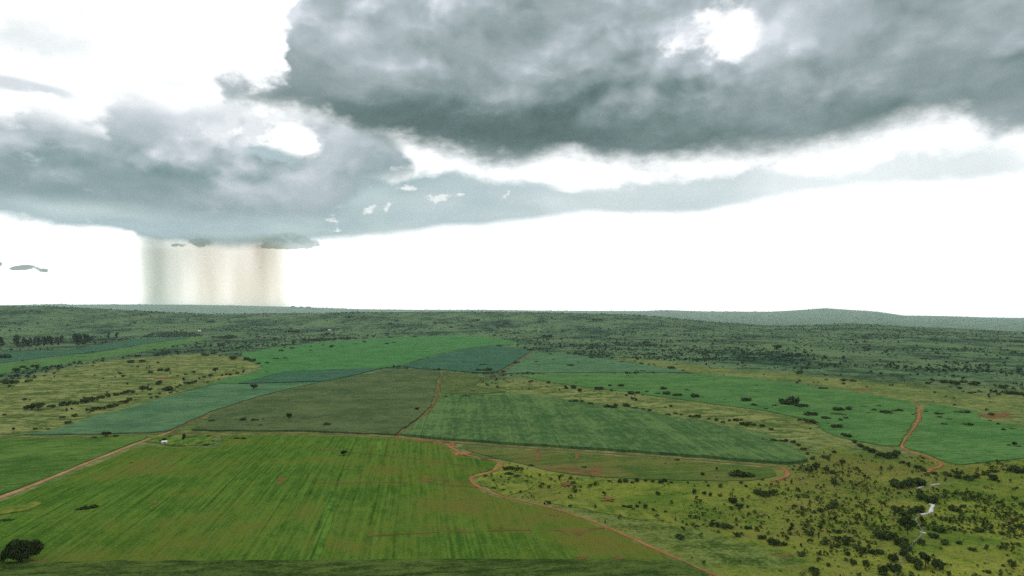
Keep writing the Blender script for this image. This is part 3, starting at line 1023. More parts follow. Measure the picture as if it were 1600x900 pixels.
def crown_mesh(name, lobes, n, size, seed):
    rs = np.random.default_rng(seed)
    V, F = leaf_cloud(lobes, n, size, rs)
    cv, cf = core(lobes, rs)
    # quads as two triangles so that one array holds all faces
    T = np.vstack([F[:, [0, 1, 2]], F[:, [0, 2, 3]], cf + len(V)])
    return np_mesh(name, np.vstack([V, cv]), T, False)


def tube(path, radii, k=6):
    V, F = [], []
    P_ = [Vector(p) for p in path]
    for i, p in enumerate(P_):
        t = (P_[min(i + 1, len(P_) - 1)] - P_[max(i - 1, 0)]).normalized()
        a = t.orthogonal().normalized()
        b = t.cross(a)
        for q in range(k):
            w = 2 * math.pi * q / k
            V.append(p + (a * math.cos(w) + b * math.sin(w)) * radii[i])
    for i in range(len(P_) - 1):
        for q in range(k):
            F.append((i * k + q, i * k + (q + 1) % k, (i + 1) * k + (q + 1) % k, (i + 1) * k + q))
    return np.array([v[:] for v in V]), np.array(F)


def tubes_mesh(name, lst):
    Vs, Fs, n = [], [], 0
    for p, r in lst:
        v, f = tube(p, r)
        Vs.append(v)
        Fs.append(f + n)
        n += len(v)
    return np_mesh(name, np.vstack(Vs), np.vstack(Fs), True)


# prototypes are unit sized: 1 m wide and 1 m tall, scaled where they stand
def proto_tree(seed, n=330, stem=0.28):
    rs = np.random.default_rng(seed)
    lobes = []
    for k in range(9):
        a = rs.random() * 2 * math.pi
        r = 0.30 * math.sqrt(rs.random())
        z = stem + 0.16 + 0.40 * rs.random() * (1 - r * 1.1)
        q = 0.15 + 0.09 * rs.random()
        lobes.append((r * math.cos(a), r * math.sin(a), z + 0.04, q, q, q * 0.95))
    lobes.append((0, 0, stem + 0.34, 0.25, 0.25, 0.22))
    cm = crown_mesh('crown', lobes, n, 0.055, seed + 1)
    br = [([(0, 0, -0.03), (0.01, 0.0, stem * 0.6), (0.0, 0.012, stem + 0.22)], [0.035, 0.026, 0.014])]
    for l in lobes[:5]:
        br.append(([(0, 0, stem * 0.8), (l[0] * 0.5, l[1] * 0.5, stem + (l[2] - stem) * 0.55), (l[0], l[1], l[2])], [0.018, 0.012, 0.005]))
    return cm, tubes_mesh('trunk', br)


def proto_bush(seed, n=170, flat=0.0):
    rs = np.random.default_rng(seed)
    lobes = []
    for k in range(8):
        a = rs.random() * 2 * math.pi
        r = 0.34 * math.sqrt(rs.random())
        q = 0.15 + 0.10 * rs.random()
        h = 0.30 + 0.42 * rs.random() * (1 - r * 1.4)
        lobes.append((r * math.cos(a), r * math.sin(a), h * (0.75 + flat), q, q, 0.22 + 0.10 * rs.random()))
    return crown_mesh('bush', lobes, n, 0.075, seed + 1)


def proto_gum(seed):
    rs = np.random.default_rng(seed)
    lobes, br = [], []
    br.append(([(0, 0, -0.02), (0.03, 0.01, 0.35), (-0.01, 0.02, 0.92)], [0.05, 0.036, 0.010]))
    for k in range(11):
        z = 0.34 + 0.58 * k / 10
        a = rs.random() * 2 * math.pi
        r = (0.30 + 0.12 * rs.random()) * (1 - 0.55 * max(0, (z - 0.55) / 0.45))
        x, y = r * math.cos(a), r * math.sin(a)
        q = 0.14 + 0.12 * rs.random()
        lobes.append((x, y, z, q, q, 0.055 + 0.035 * rs.random()))
        br.append(([(0.01, 0.01, z - 0.14), (x * 0.6, y * 0.6, z - 0.05), (x, y, z)], [0.018, 0.012, 0.004]))
    rs2 = np.random.default_rng(seed + 9)
    V, F = leaf_cloud(lobes, 420, 1.0, rs2)
    # the gum is narrow: leaf faces are built round so that scaling to a tall crown keeps them leaf-like
    c = V.reshape(-1, 4, 3).mean(1, keepdims=True)
    V = ((V.reshape(-1, 4, 3) - c) * np.array([0.085, 0.085, 0.030]) + c).reshape(-1, 3)
    T = np.vstack([F[:, [0, 1, 2]], F[:, [0, 2, 3]]])
    cv, cf = core(lobes, rs2, 0.8)
    T = np.vstack([T, cf + len(V)])
    return np_mesh('crown', np.vstack([V, cv]), T, False), tubes_mesh('trunk', br)


TREES = [proto_tree(100 + 7 * i) for i in range(5)]
BUSHES = [proto_bush(300 + 7 * i) for i in range(7)]
GUMS = [proto_gum(500 + 7 * i) for i in range(5)]
for c_, t_ in TREES:
    c_.materials.append(M_leaf)
    t_.materials.append(M_bark)
for c_ in BUSHES:
    c_.materials.append(M_bushl)
for c_, t_ in GUMS:
    c_.materials.append(M_gum)
    t_.materials.append(M_pbark)
OCC = []


def stand(px, py, wpx, hpx):
    x, y = hit(px, py)
    d = math.hypot(x, y)
    fwd = y / FPX
    return x, y, float(H(x, y)), wpx * fwd, hpx * fwd


def tree(px, py, w, h, label, group=None, protos=TREES, name='tree', cat='tree'):
    x, y, z, W, Hh = stand(px, py, w, h)
    e = put(name, None, None, label=label, cat=cat, group=group)
    e.location = (x, y, z - 0.05)
    e.rotation_euler = (0, 0, random.random() * 6.283)
    e.scale = (W * 1.06, W * 1.06, Hh)
    cm, tm = random.choice(protos)
    put('crown', cm, None, e)
    put('trunk', tm, None, e)
    OCC.append((x, y, W))
    return e


def bush(px, py, w, h, label, group=None, name='bush', cat='bush', mesh=None):
    x, y, z, W, Hh = stand(px, py, w, h)
    o = put(name, mesh or random.choice(BUSHES), None, label=label, cat=cat, group=group)
    o.location = (x, y, z - 0.05)
    o.rotation_euler = (0, 0, random.random() * 6.283)
    o.scale = (W * 1.18, W * (0.9 + 0.5 * random.random()), Hh * 1.25)
    OCC.append((x, y, W))
    return o


BUSHQ = []


def bushes(lst, label, group, asp=0.55):
    for q in lst:
        x, y, w = q[0], q[1], q[2]
        h = q[3] if len(q) > 3 else max(w * asp, 2.0)
        BUSHQ.append((x, y, w, h, label, group))


ORD = ['leftmost', 'second', 'third', 'fourth', 'fifth', 'sixth', 'seventh', 'eighth', 'ninth', 'tenth', 'eleventh', 'twelfth', 'thirteenth', 'fourteenth', 'fifteenth', 'sixteenth', 'seventeenth', 'eighteenth', 'nineteenth',
       'twentieth']


def ordinal(i, n):
    if n == 1:
        return ''
    if i == 0:
        return 'leftmost '
    if i == n - 1:
        return 'rightmost '
    return ORD[i] + ' from left, '


def plant_bushes(limit=285):
    q = sorted(BUSHQ, key=lambda b: -b[2] * b[3])
    keep, rest = q[:limit], q[limit:]
    groups = {}
    for b in keep:
        groups.setdefault(b[5] or b[4], []).append(b)
    for gname, bs in groups.items():
        bs.sort(key=lambda b: b[0])
        for i, b in enumerate(bs):
            lab = b[4]
            if len(bs) <= 20:
                lab = ordinal(i, len(bs)) + lab
                assert len(lab.split()) <= 16, lab
            bush(b[0], b[1], b[2], b[3], lab, b[5])
    # the small remainder: one mass
    Vs, Fs, n = [], [], 0
    data = []
    for me in BUSHES:
        co = np.empty(len(me.vertices) * 3, np.float32)
        me.vertices.foreach_get('co', co)
        ix = np.empty(len(me.loops), np.int32)
        me.loops.foreach_get('vertex_index', ix)
        data.append((co.reshape(-1, 3), ix.reshape(-1, 3)))
    for b in rest:
        x, y, z, W, Hh = stand(*b[:4])
        co, ix = data[random.randrange(len(data))]
        a = random.random() * 6.283
        c_, s_ = math.cos(a), math.sin(a)
        v = np.column_stack([(co[:, 0] * c_ - co[:, 1] * s_) * W * 1.12 + x, (co[:, 0] * s_ + co[:, 1] * c_) * W + y, co[:, 2] * Hh * 1.12 + z - 0.05])
        Vs.append(v)
        Fs.append(ix + n)
        n += len(v)
    put('small_bushes', np_mesh('small_bushes', np.vstack(Vs), np.vstack(Fs)), M_bushl, kind='stuff', label='small dark bushes scattered over fields and grassland')


# --- the big round tree in the near left corner, with its own crown
rs = np.random.default_rng(42)
x, y, z, W, Hh = stand(31, 881, 62, 46)
big = put('tree', None, None, label='large round dark tree in the bottom left corner', cat='tree')
big.location = (x, y, z - 0.1)
lob = []
for k in range(34):
    a = rs.random() * 2 * math.pi
    u = rs.random()
    r = W * 0.40 * math.sqrt(u)
    zt = Hh * (0.26 + 0.56 * rs.random() * math.sqrt(max(0.0, 1 - 0.75 * u)))
    q = W * (0.085 + 0.05 * rs.random())
    lob.append((r * math.cos(a), r * math.sin(a), zt, q, q, q * 0.85))
lob += [(0, 0, Hh * 0.5, W * 0.28, W * 0.28, Hh * 0.27)]
put('crown', crown_mesh('crown', lob, 5200, 0.30, 43), M_leaf, big)
br = [([(0, 0, -0.3), (0.2, 0.1, Hh * 0.16), (0.1, 0.0, Hh * 0.5)], [0.75, 0.55, 0.25])]
for l in lob[:9]:
    br.append(([(0.1, 0, Hh * 0.14), (l[0] * 0.5, l[1] * 0.5, l[2] * 0.7), l[:3]], [0.32, 0.2, 0.06]))
put('trunk', tubes_mesh('trunk', br), M_bark, big)
OCC.append((x, y, W))

# --- other single trees worth telling apart
tree(537, 712, 12, 9, 'lone small dark tree standing in the foreground field')
tree(287, 692, 7, 15, 'slim upright tree in the garden plot near the white hut')
tree(451, 657, 10, 12, 'rounded tree in the lower part of the brownish field')
tree(396, 609, 13, 9, 'dark tree at the tip of the pale teal field')
tree(165, 683.5, 17, 9, 'dark tree on the edge between the two left fields')
tree(615, 578, 4, 9, 'slim dark tree at the top corner of the brownish field')
tree(1418, 836, 22, 30, 'tallest dark tree in the stream thicket on the right')
tree(1446, 885, 22, 22, 'round dark tree near the bottom right, left of its pale neighbour')
tree(1147, 793, 9, 14, 'bare-stemmed tree in the yellow-green grass right of centre')
tree(1120, 736, 5, 7, 'small upright tree left of the oval thicket in the patchy field')
tree(337, 583, 10, 9, 'tree at the upper end of the shrub line in the tan grassland')
tree(223, 612, 16, 9, 'broad tree midway along the shrub line in the tan grassland')
tree(60, 640, 26, 11, 'wide dark tree at the lower end of the shrub line in the tan grassland')
tree(104, 645, 4, 8, 'thin small tree below the shrub line in the tan grassland')
tree(21, 674, 6, 7, 'small tree at the bottom left of the tan grassland')
tree(697, 623, 8, 4.5, 'small round tree beside the bend of the red middle track')
tree(652, 642, 9, 6, 'round dark tree left of the red middle track')
tree(511, 526, 10, 7, 'dark tree above the hedge at the top of the bright green field')
tree(1214, 546, 18, 7, 'dark tree clump alone on the far bushland slope right of centre')
tree(1586, 698, 12, 8, 'dark tree in the right-hand green field near the picture edge')

# --- row of tall gums
for k, (gx, gy, gh) in enumerate([(2, 551, 20), (24, 550, 22), (28, 549, 19), (38, 549, 17), (46, 548, 16), (55, 547, 16), (61, 546, 15), (67, 546, 16), (73, 544, 15), (79, 545, 16), (89, 543, 13), (97, 541.5, 14),
                                  (118, 546, 20), (123, 543, 17), (133, 545, 19), (137, 542, 15), (144, 536, 9), (170, 534, 12), (183, 533, 11)]):
    tree(gx, gy, gh * (0.34 + 0.2 * random.random()), gh * 1.22, ordinal(k, 19) + 'tall gum tree in the row at far left', 'row of tall gum trees at far left', GUMS, 'gum_tree')

# --- bushes by place
bushes([(8, 560, 20, 8)], 'dense dark thicket at the left picture edge below the tall trees', None)
bushes([(191, 533, 4), (197, 532, 4), (209, 530, 4), (203, 531, 3)], 'small bush at the right end of the tall tree row', 'small bushes ending the tall tree row', 0.8)
bushes([(25, 580, 14), (42, 577, 9), (55, 574, 12), (70, 576, 9), (24, 586, 5), (70, 588, 6), (45, 597, 12), (8, 600, 18), (22, 599, 14), (35, 575, 10)], 'bush at the far left edge of the tan grassland',
       'bushes at the left edge of the tan grassland', 0.45)
bushes([(216, 558, 10), (243, 556, 7), (248, 554, 7), (257, 553, 9), (275, 550, 6), (299, 549, 5), (303, 548, 4), (314, 547, 4), (205, 567, 12), (222, 566, 10), (320, 556, 10), (335, 553, 9), (350, 550, 8), (365, 562, 14),
        (385, 563, 12), (396, 565, 12), (345, 541, 12), (372, 545, 8)], 'bush along the top edge of the tan grassland', 'bushes along the top of the tan grassland', 0.5)
bushes([(345, 529, 18, 5), (358, 529, 20, 7), (334, 528, 10, 4)], 'dark thicket left of the bright green field', 'thicket left of the bright green field', 0.3)
bushes([(45, 640, 14), (80, 637, 10), (98, 634, 14), (108, 633, 12), (118, 632, 10), (130, 630, 14), (140, 627, 14), (149, 625, 9), (157, 623, 11), (170, 620, 11), (180, 618, 9), (190, 616, 8), (198, 615, 11), (207, 614, 9),
        (233, 610, 8), (249, 601, 13), (258, 611, 9), (265, 610, 14), (277, 606, 7), (281, 603, 6), (290, 600, 8), (297, 600, 8), (304, 599, 9), (311, 592, 6), (319, 590, 6), (329, 587, 6), (347, 587, 6), (354, 586, 6), (360, 586, 7),
        (370, 584, 7), (380, 582, 6), (290, 586, 5), (278, 588, 5)],
       'dark bush in the diagonal shrub line crossing the tan grassland', 'diagonal shrub line in the tan grassland', 0.6)
bushes([(98, 653, 9), (117, 651, 11), (150, 640, 13), (160, 639, 10), (172, 637, 13), (179, 635, 12), (193, 630, 12), (202, 626, 11), (107, 662, 11), (55, 671, 7), (75, 671, 6), (234, 617, 6), (144, 643, 8)],
       'bush in the lower shrub row beside the pale teal field', 'lower shrub row beside the pale teal field', 0.5)
bushes([(185, 582, 4), (193, 589, 8), (206, 573, 4), (250, 580, 10), (235, 583, 8), (262, 580, 10)], 'stray bush in the open middle of the tan grassland', 'stray bushes in the tan grassland', 0.6)
bushes([(331, 660, 10), (370, 658, 7), (380, 659, 12, 8), (398, 659, 11), (406, 667, 9), (412, 657, 8), (355, 660, 7), (442, 658, 6), (464, 662, 6)], 'bush near the lower left edge of the brownish field',
       'bushes along the lower left of the brownish field', 0.55)
bushes([(521, 612, 6), (514, 586, 4), (549, 594, 4), (451, 627, 6), (510, 666, 11), (525, 652, 8, 3), (533, 667, 9, 2.5), (580, 657, 7), (602, 651, 6), (607, 650, 5), (643, 639, 6), (645, 651, 7, 2.5)],
       'bush standing in the open brownish field', 'bushes in the brownish field', 0.65)
bushes([(439, 549, 8), (444, 544, 5), (457, 545, 8), (486, 542, 5), (486, 548, 5), (505, 540, 5), (517, 543, 9), (520, 541, 6), (535, 543, 4), (556, 538, 4), (569, 535, 7), (604, 538, 7), (615, 536, 6), (405, 569, 8), (417, 568, 7),
        (417, 582, 5), (430, 561, 14, 2.5), (445, 560, 8, 2.5)], 'bush dotted over the bright green field', 'bushes on the bright green field', 0.5)
bushes([(476, 533, 6, 7), (484, 533, 12), (493, 533, 14), (503, 532, 14), (513, 532, 12), (523, 531, 11), (533, 530, 11), (544, 530, 12), (553, 529, 8), (458, 519, 20, 5), (404, 527, 8), (430, 530, 12, 3), (570, 529, 10, 3), (610, 528, 10, 3),
        (647, 527, 8, 3)],
       'dark hedge bush along the top of the bright green field', 'hedge at the top of the bright green field', 0.4)
bushes([(695, 573, 5), (725, 567, 8, 2.5), (755, 571, 14, 3), (770, 566, 5), (735, 578, 8), (748, 580, 14), (760, 580, 18), (740, 583, 10, 3), (772, 562, 6), (788, 561, 4), (796, 571, 5), (665, 575, 10, 3), (780, 541, 10, 3)], 'low bush on the dark teal wedge',
       'bushes on the dark teal wedge', 0.35)
bushes([(726, 622, 11), (733, 622, 5, 5), (738, 612, 12, 3), (702, 590, 4)], 'bush beside the small olive field', 'bushes by the small olive field', 0.5)
bushes([(838, 551, 6), (860, 554, 8), (807, 568, 10), (838, 566, 9), (842, 572, 7), (865, 563, 6), (892, 572, 11), (903, 567, 7), (924, 560, 10), (950, 557, 9), (958, 569, 6), (971, 566, 7), (995, 572, 4), (1005, 581, 9), (1022, 583, 8),
        (1048, 576, 14), (1067, 579, 6), (925, 555, 14, 2.5), (1085, 588, 5)],
       'low dark bush on the flat teal field', 'bushes on the flat teal field', 0.35)
bushes([(829, 597, 9), (857, 599, 10), (895, 607, 14), (900, 599, 5), (936, 609, 14, 6), (953, 604, 6, 5), (970, 604, 12, 5), (918, 588, 5), (1036, 609, 11, 6), (1073, 610, 7), (981, 588, 5), (986, 616, 14), (997, 615, 11), (1010, 613, 8),
        (1028, 616, 8), (1042, 617, 14), (1058, 619, 12), (1085, 621, 15), (1098, 622, 6), (1132, 626, 6), (1165, 627, 18, 7), (1179, 634, 10), (1196, 640, 8), (1182, 603, 9, 2.5)],
       'dark bush where the long green field meets the tan strip', 'bushes along the long green field edge', 0.45)
bushes([(892, 630, 10), (901, 630, 13, 7), (909, 630, 9, 6), (921, 634, 13, 7), (915, 632, 7), (948, 639, 11, 9), (956, 640, 13, 9), (962, 636, 7, 7), (979, 637, 11, 8), (975, 634, 6, 6), (992, 641, 13, 6), (1004, 641, 7), (1014, 642, 7), (1043, 651, 9, 6),
        (1055, 647, 7), (1064, 649, 5), (1040, 637, 5), (1048, 636, 5, 5), (1080, 652, 8), (1090, 652, 10), (1108, 655, 6), (1119, 658, 7, 6), (1130, 661, 7), (1140, 658, 7), (1150, 658, 9), (1158, 657, 6), (1160, 664, 10), (1170, 666, 13),
        (1178, 665, 8), (1191, 667, 9), (1205, 672, 8), (1124, 666, 5)],
       'dark bush along the top edge of the streaked dark field', 'bushes along the top of the streaked dark field', 0.6)
bushes([(803, 679, 12, 4), (988, 694, 12, 3.5), (1058, 684, 12, 3.5), (1067, 685, 8), (1080, 685, 8, 3), (1110, 678, 13, 4), (1140, 695, 13, 4), (1035, 706, 4), (1112, 690, 4), (700, 687, 4, 4)], 'low bush within the streaked dark field',
       'bushes in the streaked dark field', 0.4)
bush(1225, 632, 22, 11, 'left half of the large dark thicket on the long green field')
bush(1239, 632, 20, 14, 'right half of the large dark thicket on the long green field')
bushes([(1252, 636, 20, 6), (1210, 635, 8), (1262, 650, 10, 9), (1272, 650, 12, 8), (1264, 661, 16, 8), (1275, 662, 9), (1303, 669, 10, 8), (1312, 669, 12, 8), (1288, 655, 12), (1295, 655, 8), (1313, 658, 9, 5), (1322, 655, 8, 5), (1250, 657, 8),
        (1266, 670, 5), (1294, 663, 6)],
       'bush at the right end of the tan strip by the green field', 'bushes at the right end of the tan strip', 0.5)
bushes([(1311, 642, 20, 7), (1328, 641, 13, 7), (1310, 648, 22, 3), (1350, 636, 12, 2.5), (1356, 646, 8, 3), (1365, 642, 10), (1373, 635, 7), (1384, 646, 20, 6), (1378, 645, 8), (1398, 643, 9), (1406, 643, 9, 5), (1417, 652, 5), (1427, 649, 7, 3),
        (1286, 608, 14, 4), (1334, 671, 5)],
       'bush on the long green field left of the winding red track', 'bushes left of the winding red track', 0.45)
bushes([(1447, 644, 10, 3), (1465, 648, 10), (1472, 648, 8), (1468, 653, 8), (1483, 656, 10, 3), (1475, 664, 10, 4), (1511, 646, 10, 6), (1500, 645, 14, 3), (1514, 665, 12, 5), (1505, 664, 6), (1548, 649, 9, 5), (1547, 658, 6), (1560, 664, 6, 5),
        (1568, 673, 8, 5), (1582, 671, 8, 3), (1505, 706, 12, 2.5), (1526, 724, 8, 2.5), (1572, 712, 5), (1576, 697, 8), (1593, 699, 8)],
       'bush in the green field right of the winding red track', 'bushes right of the winding red track', 0.5)
bushes([(1355, 547, 12, 5), (1383, 551, 8), (1441, 561, 10, 3), (1320, 595, 16, 4), (1333, 596, 12, 4), (1248, 584, 14, 5), (1354, 605, 5), (1475, 598, 14, 6), (1490, 600, 16, 7), (1505, 598, 12, 5), (1524, 602, 14, 8), (1570, 607, 14, 8), (1578, 616, 20, 7),
        (1516, 615, 8), (1523, 614, 6), (1545, 617, 6), (1560, 617, 8), (1450, 600, 8, 5), (1511, 573, 5), (1590, 617, 12)],
       'dark bush on the far bushland slope at right', 'bushes on the far right bushland slope', 0.5)
# stream thicket, right
bushes([(1396, 759, 18, 12), (1408, 762, 20, 11), (1420, 761, 18, 14), (1430, 758, 20, 15), (1440, 759, 16, 11), (1440, 780, 16, 10), (1450, 785, 22, 13), (1460, 785, 16, 11), (1435, 770, 14, 7)],
       'dense dark thicket bush above the white water', 'thicket above the white water', 0.6)
bushes([(1345, 699, 12), (1352, 703, 12), (1362, 707, 14, 8), (1374, 712, 14, 8), (1386, 716, 16, 10), (1394, 715, 16, 12), (1401, 709, 9, 7), (1325, 684, 12, 7), (1317, 681, 12, 6), (1335, 692, 10), (1410, 724, 9), (1420, 727, 9), (1436, 732, 10), (1443, 736, 10), (1460, 741, 9),
        (1480, 744, 12), (1495, 747, 14), (1512, 750, 14), (1525, 747, 10)],
       'dark bush along the gully beside the green fields', 'bushes along the gully by the green fields', 0.6)
bushes([(1397, 797, 16, 8), (1404, 801, 18, 11), (1416, 806, 18, 11), (1426, 801, 12, 9), (1438, 800, 18, 11), (1410, 820, 14, 12), (1426, 822, 14, 12), (1370, 838, 18, 11), (1380, 842, 20, 14), (1392, 840, 16, 11), (1407, 852, 22, 16), (1415, 860, 16, 12), (1397, 878, 18, 15),
        (1400, 892, 22, 13), (1425, 878, 22, 12), (1412, 868, 16, 10), (1436, 888, 18, 14), (1380, 897, 18, 17), (1440, 850, 14, 9), (1458, 840, 14, 9), (1468, 830, 18, 9)],
       'dense dark bush in the thicket along the lower stream', 'thicket along the lower stream', 0.6)
bush(1464, 889, 18, 20, 'round grey-green bush right of the round dark tree at bottom right')
bushes([(1302, 793, 22, 9), (1304, 757, 10, 8), (1305, 812, 9, 7), (1326, 851, 19, 14), (1338, 818, 8, 4), (1283, 800, 6, 6), (1288, 850, 12, 10), (1312, 832, 10, 5), (1264, 836, 14, 10), (1254, 868, 15, 7), (1281, 867, 8, 6), (1353, 884, 10, 11), (1325, 868, 9, 8),
        (1272, 893, 14, 8), (1275, 899, 12, 8), (1308, 855, 10, 7), (1295, 885, 8, 7), (1333, 880, 10, 8), (1365, 865, 14, 8), (1345, 862, 16, 9), (1375, 865, 12, 8), (1242, 792, 8, 5), (1210, 769, 9, 5), (1265, 735, 14, 6), (1276, 730, 12, 8), (1292, 735, 9, 7), (1300, 740, 8, 6)],
       'dark bush in the yellow-green grass left of the stream', 'bushes left of the stream', 0.6)
bushes([(1205, 850, 16, 13), (1213, 851, 16, 10), (1225, 851, 10, 6)], 'dark bush clump at the end of the low grey-green patch', 'bush clump by the grey-green patch', 0.6)
bushes([(1550, 750, 18, 11), (1540, 742, 12, 7), (1590, 738, 22, 10), (1580, 735, 12, 8), (1490, 797, 20, 9), (1505, 793, 10, 6), (1596, 827, 12, 9), (1496, 740, 9, 5), (1478, 740, 8, 5), (1555, 738, 10, 5), (1530, 830, 14, 7), (1565, 835, 12, 6), (1520, 860, 12, 6), (1580, 880, 14, 7),
        (1545, 895, 12, 6), (1500, 850, 10, 6), (1475, 850, 14, 8), (1598, 790, 10, 6), (1560, 786, 8, 5)],
       'dark bush in the rough grass right of the stream', 'bushes right of the stream', 0.6)
bushes([(1195, 690, 12, 6), (1208, 692, 16, 8), (1218, 693, 14, 7), (1228, 690, 10), (1240, 692, 9), (1248, 697, 9), (1256, 703, 9), (1262, 710, 8), (1268, 718, 9), (1290, 716, 14, 6), (1303, 708, 9), (1315, 722, 9)], 'bush around the right tip of the streaked dark field',
       'bushes at the tip of the streaked dark field', 0.55)
bushes([(1146, 744, 16, 8), (1154, 745, 18, 12), (1165, 745, 18, 9), (1175, 745, 12, 6)], 'grey-green bush in the oval thicket on the patchy field', 'oval thicket on the patchy field', 0.5)
bushes([(1058, 720, 10, 4), (1097, 743, 8, 6), (913, 731, 9, 4), (1039, 725, 5), (1120, 747, 5, 2.5)], 'stray bush on the patchy field', 'stray bushes on the patchy field', 0.5)
bushes([(929, 758, 7, 7), (952, 753, 6), (968, 754, 8), (977, 753, 9, 6), (988, 755, 6), (995, 753, 9, 8), (1009, 752, 6, 5), (1020, 753, 6), (1032, 755, 9, 6), (1038, 753, 8, 7), (1048, 755, 6), (1075, 755, 5), (1107, 760, 6, 5), (1125, 761, 8, 6), (900, 769, 7, 6), (1165, 761, 6, 5)],
       'bush in the line below the patchy field', 'bush line below the patchy field', 0.7)
bushes([(1183, 772, 12, 9), (1194, 775, 16, 10), (1205, 774, 12, 7), (1110, 775, 8, 7), (1100, 773, 7, 7), (1085, 772, 6, 10), (1145, 785, 16, 9), (1155, 793, 12, 8), (1027, 773, 9, 6), (1168, 793, 6, 5)], 'bush in the grass below the oval thicket',
       'bushes below the oval thicket', 0.6)
bushes([(858, 787, 6, 6), (891, 792, 6, 5), (930, 794, 5, 8), (975, 792, 8, 4), (983, 793, 9, 5), (995, 792, 8, 5), (1008, 794, 7, 8), (1021, 798, 6, 6), (1040, 800, 6)], 'small bush in the bright grass beside the winding red track',
       'small bushes beside the winding red track', 0.6)
bush(1061, 842, 15, 8, 'lone round dark bush on the low grey-green patch')
bushes([(1112, 822, 9, 8), (1120, 823, 10, 9), (1131, 825, 12, 10), (1140, 826, 10, 7), (1152, 838, 9, 7), (1158, 835, 6, 5), (1188, 842, 9, 7), (1195, 842, 9, 8), (1168, 826, 14, 5)], 'bush in the short line right of the lone round bush',
       'short bush line right of the lone round bush', 0.7)
# near left: oval shrub patches lying in the big field, hedges, the garden plot
bushes([(122, 797, 14, 4), (133, 796, 16, 6), (145, 794, 16, 6), (150, 792, 8, 4)], 'low oval shrub patch alone in the near left field', 'oval shrub patch in the near left field', 0.4)
bushes([(3, 814, 10, 4), (13, 814, 12, 4), (20, 813, 7, 3)], 'low shrub at the left edge below the pale weeds', 'low shrubs at the left edge', 0.4)
bushes([(147, 685, 12, 4), (180, 683, 14, 4), (370, 686, 10, 3.5), (380, 686, 12, 3.5), (205, 724, 6, 2.5)], 'low bush along the top of the near left fields', 'low bushes along the top of the near fields', 0.4)
bushes([(250, 690.5, 8, 4), (257, 689, 8, 6), (272, 697, 5, 3.5), (283, 697, 5, 3), (296, 695, 8, 3), (311, 694, 9, 4), (322, 696, 9, 3), (265, 683, 10, 3), (300, 684, 16, 3), (325, 683, 14, 3), (284, 697, 6, 3)], 'dark bush in the garden plot round the white hut',
       'bushes in the garden plot', 0.5)
bushes([(790, 734, 12, 6), (800, 733, 14, 6), (812, 733, 12, 4), (795, 742, 14, 5), (808, 745, 12, 4), (830, 728, 12, 3), (771, 752, 4, 5), (785, 767, 4, 4)], 'bush inside the bend of the red track', 'bushes inside the bend of the red track', 0.5)
# skyline and far slope
for k, q in enumerate([(457, 481, 7, 4), (470, 481, 5, 3), (482, 482, 7, 4)]):
    bush(*q, ('leftmost ', 'middle ', 'rightmost ')[k] + 'flat-topped tree clump on the skyline right of the rain', 'skyline tree clumps by the rain')
bushes([(547, 496, 16, 3), (569, 495, 4, 3), (610, 507, 8, 4), (620, 502, 10, 3), (680, 506, 6, 4), (746, 501, 10, 3), (790, 505, 12, 3), (705, 512, 8, 3), (738, 511, 8, 3), (780, 510, 10, 3), (772, 525, 7, 4), (330, 504, 12, 4), (210, 505, 6, 4), (855, 528, 16, 6),
        (877, 531, 4, 4), (907, 542, 4, 4), (1010, 537, 12, 5), (934, 500, 16, 3), (1034, 541, 5, 3)], 'dark bush scattered on the far slope behind the fields',
       'bushes on the far slope', 0.4)
plant_bushes()
#@@EXTRAS
# ------------------------------------------------------------------ garden plot, weeds, low mound
M_weed = crop_material('bright_weeds', (0.045, 0.105, 0.016), (0.135, 0.190, 0.040), contrast=0.4, bare=0.9, patch=9.0, relief=0.9)
M_weed2 = crop_material('yellow_weeds', (0.070, 0.115, 0.018), (0.170, 0.195, 0.040), contrast=0.4, bare=0.9, patch=12.0, relief=0.9)


def weeds(pts, mat, h, label, name='weed_patch', jit=5.0, grid=3.0):
    me = sheet_mesh(name, poly(pts), h, grid, jit, len(FIELDS) + 7)
    return put(name, me, mat, kind='structure')


weeds([(238, 684), (262, 681), (300, 680), (335, 681), (337, 688), (333, 695), (300, 697), (268, 697.5), (240, 694), (232, 691)], M_weed, 0.7, '')
weeds([(-10, 802), (20, 794), (50, 788), (57, 791), (40, 798), (10, 806), (-12, 810)], M_weed2, 0.9, '')
weeds([(742, 750), (790, 741), (830, 745), (840, 760), (820, 772), (800, 778), (765, 767), (746, 757)], M_weed2, 0.35, '')
weeds([(855, 788), (880, 783), (930, 790), (1010, 800), (1060, 816), (1010, 813), (930, 799), (880, 796)], M_weed2, 0.3, '')
weeds([(330, 657), (360, 659), (400, 661), (415, 664), (360, 664), (325, 662)], M_weed, 0.5, '')

# ------------------------------------------------------------------ white hut by the garden
M_wall, _g, _b = mat_new('white_wall')
_c = _g.mix(_g.noise(X(_g, _g.node('ShaderNodeTexCoord').outputs['Object']), 3.0, 4, 0.6), (0.62, 0.61, 0.58), (0.82, 0.81, 0.79))
_g.nt.links.new(_c.s, _b.inputs['Base Color'])
M_tin, _g, _b = mat_new('tin_roof')
_c = _g.mix(_g.noise(X(_g, _g.node('ShaderNodeTexCoord').outputs['Object']), 4.0, 4, 0.6), (0.60, 0.60, 0.60), (0.80, 0.80, 0.80))
_g.nt.links.new(_c.s, _b.inputs['Base Color'])
_b.inputs['Roughness'].default_value = 0.45
M_door, _g, _b = mat_new('dark_opening')
_b.inputs['Base Color'].default_value = (0.03, 0.028, 0.025, 1)


